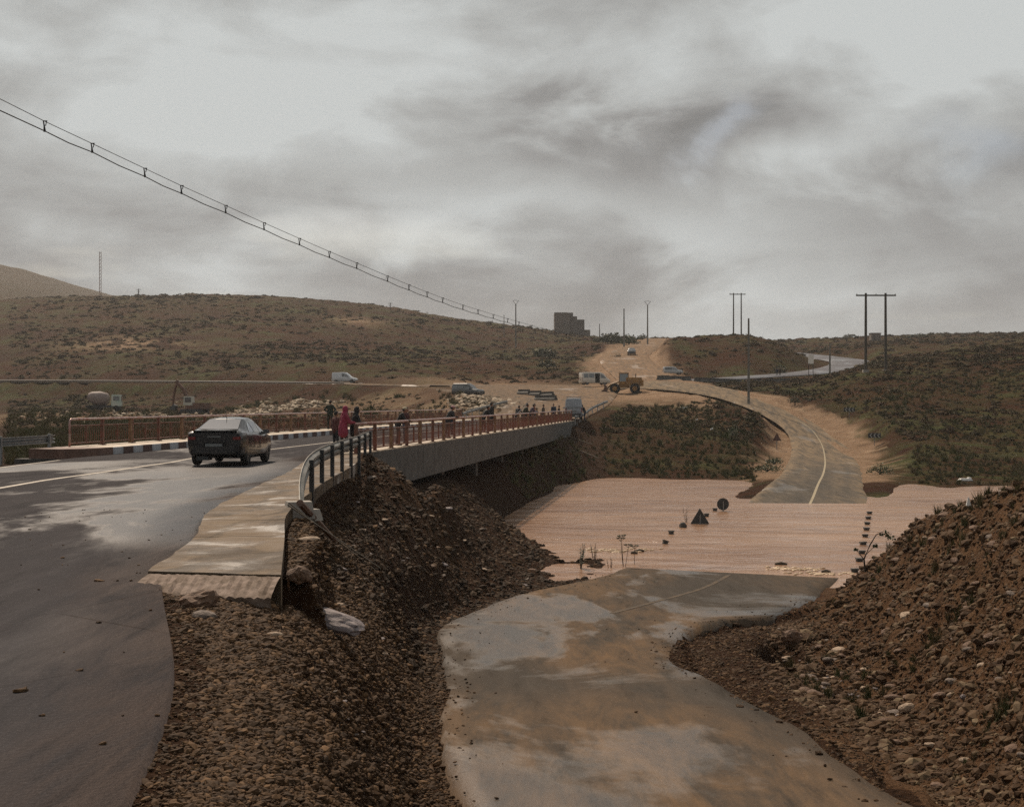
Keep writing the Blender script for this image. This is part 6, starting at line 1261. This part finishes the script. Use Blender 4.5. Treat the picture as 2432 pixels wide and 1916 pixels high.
stemplant('bare drowned branch left of the submerged triangle', 1632, 79.5, 1.0, 3, 'twig', 5, .45, lean=.2, z=-.05)
# bent sapling on the right mound
Y = hit(2056, 1352, 14, 60) - .1; x_ = col_to(2056, Y); sp_ = empty('bent_sapling', (x_, Y, max(gz(x_, Y), 0)), 0, 'bent young tree reaching over the water from the right mound', 'tree')
b = MB(); P2 = [(0, 0, -.1), (-.05, 0, .35), (.12, 0, .75), (.3, 0, 1.05), (.52, 0, 1.15)]; b.tube(P2, [.03, .026, .02, .014, .007], 6); b.tube([(-.05, 0, .35), (-.28, 0, .62)], [.016, .006], 5); b.tube([(.02, 0, .5), (.26, 0, .72)], [.012, .005], 5); b.build('trunk', BARK, sp_)
for q, (c_, s_) in enumerate((((.55, 0, 1.02), .16), ((.74, 0, .92), .15), ((.28, 0, .7), .07), ((-.28, 0, .6), .06))): o = bpy.data.objects.new('foliage', leaf_mesh('foliage', 60 + q, 26, (s_, s_, s_ * .8), .05, LEAFG)); COL.objects.link(o); o.parent = sp_; o.location = c_
# ---- plank, cables and drift at the sidewalk wall
def lay(px, Y, dz=.0): x_ = col_to(px, Y); return Vector((x_, Y, gz(x_, Y) + dz))
a_, b2 = lay(712, 24.3, .32), lay(795, 26.6, .16); b = MB(); b.tube([a_ - a_, (b2 - a_) * .5, b2 - a_], [.065, .06, .045], 7); o = b.build('fallen_beam', simple('reddish_beam', (.13, .07, .045), .7, .4, 4, bump=.01)); o.location = a_; tag(o, 'reddish wooden beam lying against the sidewalk wall', 'beam')
for k_, (p0_, p1_, lb) in enumerate((((686, 22.9), (925, 33), 'upper of the two thin cables running down the rubble slope'), ((684, 22.4), (905, 31.5), 'lower of the two thin cables running down the rubble slope'))):
    A_, B_ = lay(*p0_, .42), lay(*p1_, .06); pts = [A_.lerp(B_, q / 8) for q in range(9)]; pts = [Vector((p.x, p.y, max(p.z, gz(p.x, p.y) + .03))) for p in pts]; b = MB(); b.tube([p - A_ for p in pts], .012, 5); o = b.build('loose_cable', simple('dusty_cable', (.13, .11, .08), .6, .2, 3)); o.location = A_; tag(o, lb, 'cable', 'loose cables on the slope')
# drift and foam along the near shoreline
FM = simple('foam', (.62, .48, .32), .6, .4, 8, col2=(.34, .22, .12)); b = MB(); r_ = random.Random(5)
for cx_, cy_, n_, sx_, in ((1440, 1308, 42, 60), (1530, 1305, 16, 26), (1900, 1352, 34, 50), (1960, 1362, 46, 55), (1850, 1349, 16, 30)):
    for q in range(n_):
        px = cx_ + r_.gauss(0, sx_ * .6); Y = 6.6 * F / (cy_ + r_.gauss(0, 2.0) - 958); b.ball((col_to(px, Y), Y, .012), (r_.uniform(.05, .17), r_.uniform(.04, .12), r_.uniform(.015, .04)), 6, 4)
tag(b.build('foam', FM), 'cream foam drifting along the near shoreline', kind='stuff')
for px, Y, L_, lb in ((1519, 63.8, .42, 'short dark log floating beside the foam left of the ford'), (1855, 58.6, .5, 'dark branch floating on the water right of the lower road'), (1962, 55.9, .36, 'stubby dark log in the foam by the right shore'), (1506, 62.9, .3, 'little dark lump of driftwood beside the short log')):
    b = MB(); b.tube([(-L_ / 2, 0, .03), (0, .02, .06), (L_ / 2, 0, .03)], [.05, .075, .045], 7); o = b.build('driftwood', M_WOOD); o.location = (col_to(px, Y), Y, .0); o.rotation_euler = (0, 0, r_.uniform(-.3, .3)); tag(o, lb, 'driftwood')
# rubble heaps and litter beyond the left railing
RH = rand_mat('pale_rubble', [(.52, .43, .32), (.34, .26, .18), (.62, .52, .40), (.24, .17, .11)]); RS_ = [stone_mesh('rubble_piece', 90 + i, 1, RH, .8, .3) for i in range(3)]
def heap(name, label, px, Y, wpx, dY, h, n_, s0):
    pp_ = []; sc_ = []
    for q in range(n_):
        a = r_.gauss(0, .38); c_ = r_.gauss(0, .38); x_ = col_to(px + a * wpx, Y); y_ = Y + c_ * dY; pp_.append((x_, y_, gz(x_, y_) + max(0, h * (1 - abs(a) * 1.4 - abs(c_))) * r_.random())); k_ = s0 * r_.uniform(.4, 1.4); sc_.append((k_, k_ * .8, k_ * .5))
    return scatter(name, label, np.array(pp_), rnd_rot(n_), np.array(sc_), RS_)
heap('rubble_heap', 'pale cream rubble heap behind the roof of the black car', 575, 205, 75, 6, 1.3, 260, .5); heap('rubble_heap', 'second pale rubble heap right of the first', 632, 208, 40, 5, 1.6, 160, .5); heap('rubble_heap', 'tan rubble and boards left of the person in dark green', 720, 215, 90, 8, 1.3, 220, .45)
heap('rubble_slope', 'tan stones spilling down the bank below the turning dark car', 1150, 178, 90, 16, .8, 420, .42); heap('site_litter', 'scattered pale litter on the work site', 330, 200, 420, 60, .2, 160, .35)
def litter(px, py, w_, lb, tall=False, mat=None, y0=7):
    Y = hit(px, py, y0)
    x_ = col_to(px, Y); b = MB(); 
    if tall: b.box((0, 0, .10), (w_, .08, .26), taper=.15)
    else: b.box((0, 0, .10), (w_, w_ * .4, .18), .2, .7); b.box((w_ * .3, .1, .22), (w_ * .3, w_ * .25, .12), .6, .6)
    o = b.build('litter', mat or M_WHITEL); o.location = (x_, Y, gz(x_, Y)); return tag(o, lb, 'litter')
M_WHITEL = simple('white_litter', (.72, .70, .66), .6, .15, 3)
litter(1623, 971, 1.1, 'white sheet of litter at the top of the brown bank'); litter(2292, 1142, 1.2, 'white and orange litter caught on the right bank by the water', y0=90); litter(1690, 1022, .35, 'tiny white scrap on the bank below the white sheet'); litter(1655, 1000, .3, 'tiny white scrap left of the other scrap on the bank'); litter(2300, 1206, .14, 'small pointed white scrap on the crest of the right mound', True)
# white line of the slip of slumped spoil on the far side of the bridge: logs and rods on the embankment
for px, Y, L_, a, lb in ((1372, 138, 4.2, -.9, 'long thin rod on the bank past the bridge end'), (1395, 132, 3.6, -1.0, 'second thin rod lower on the bank past the bridge end')):
    x_ = col_to(px, Y); b = MB(); b.tube([(-L_ / 2, 0, .55), (L_ / 2, 0, -.25)], .05, 6); o = b.build('rod', M_WOOD); o.location = (x_, Y, gz(x_, Y) + .25); o.rotation_euler = (0, 0, a); tag(o, lb, 'rod')
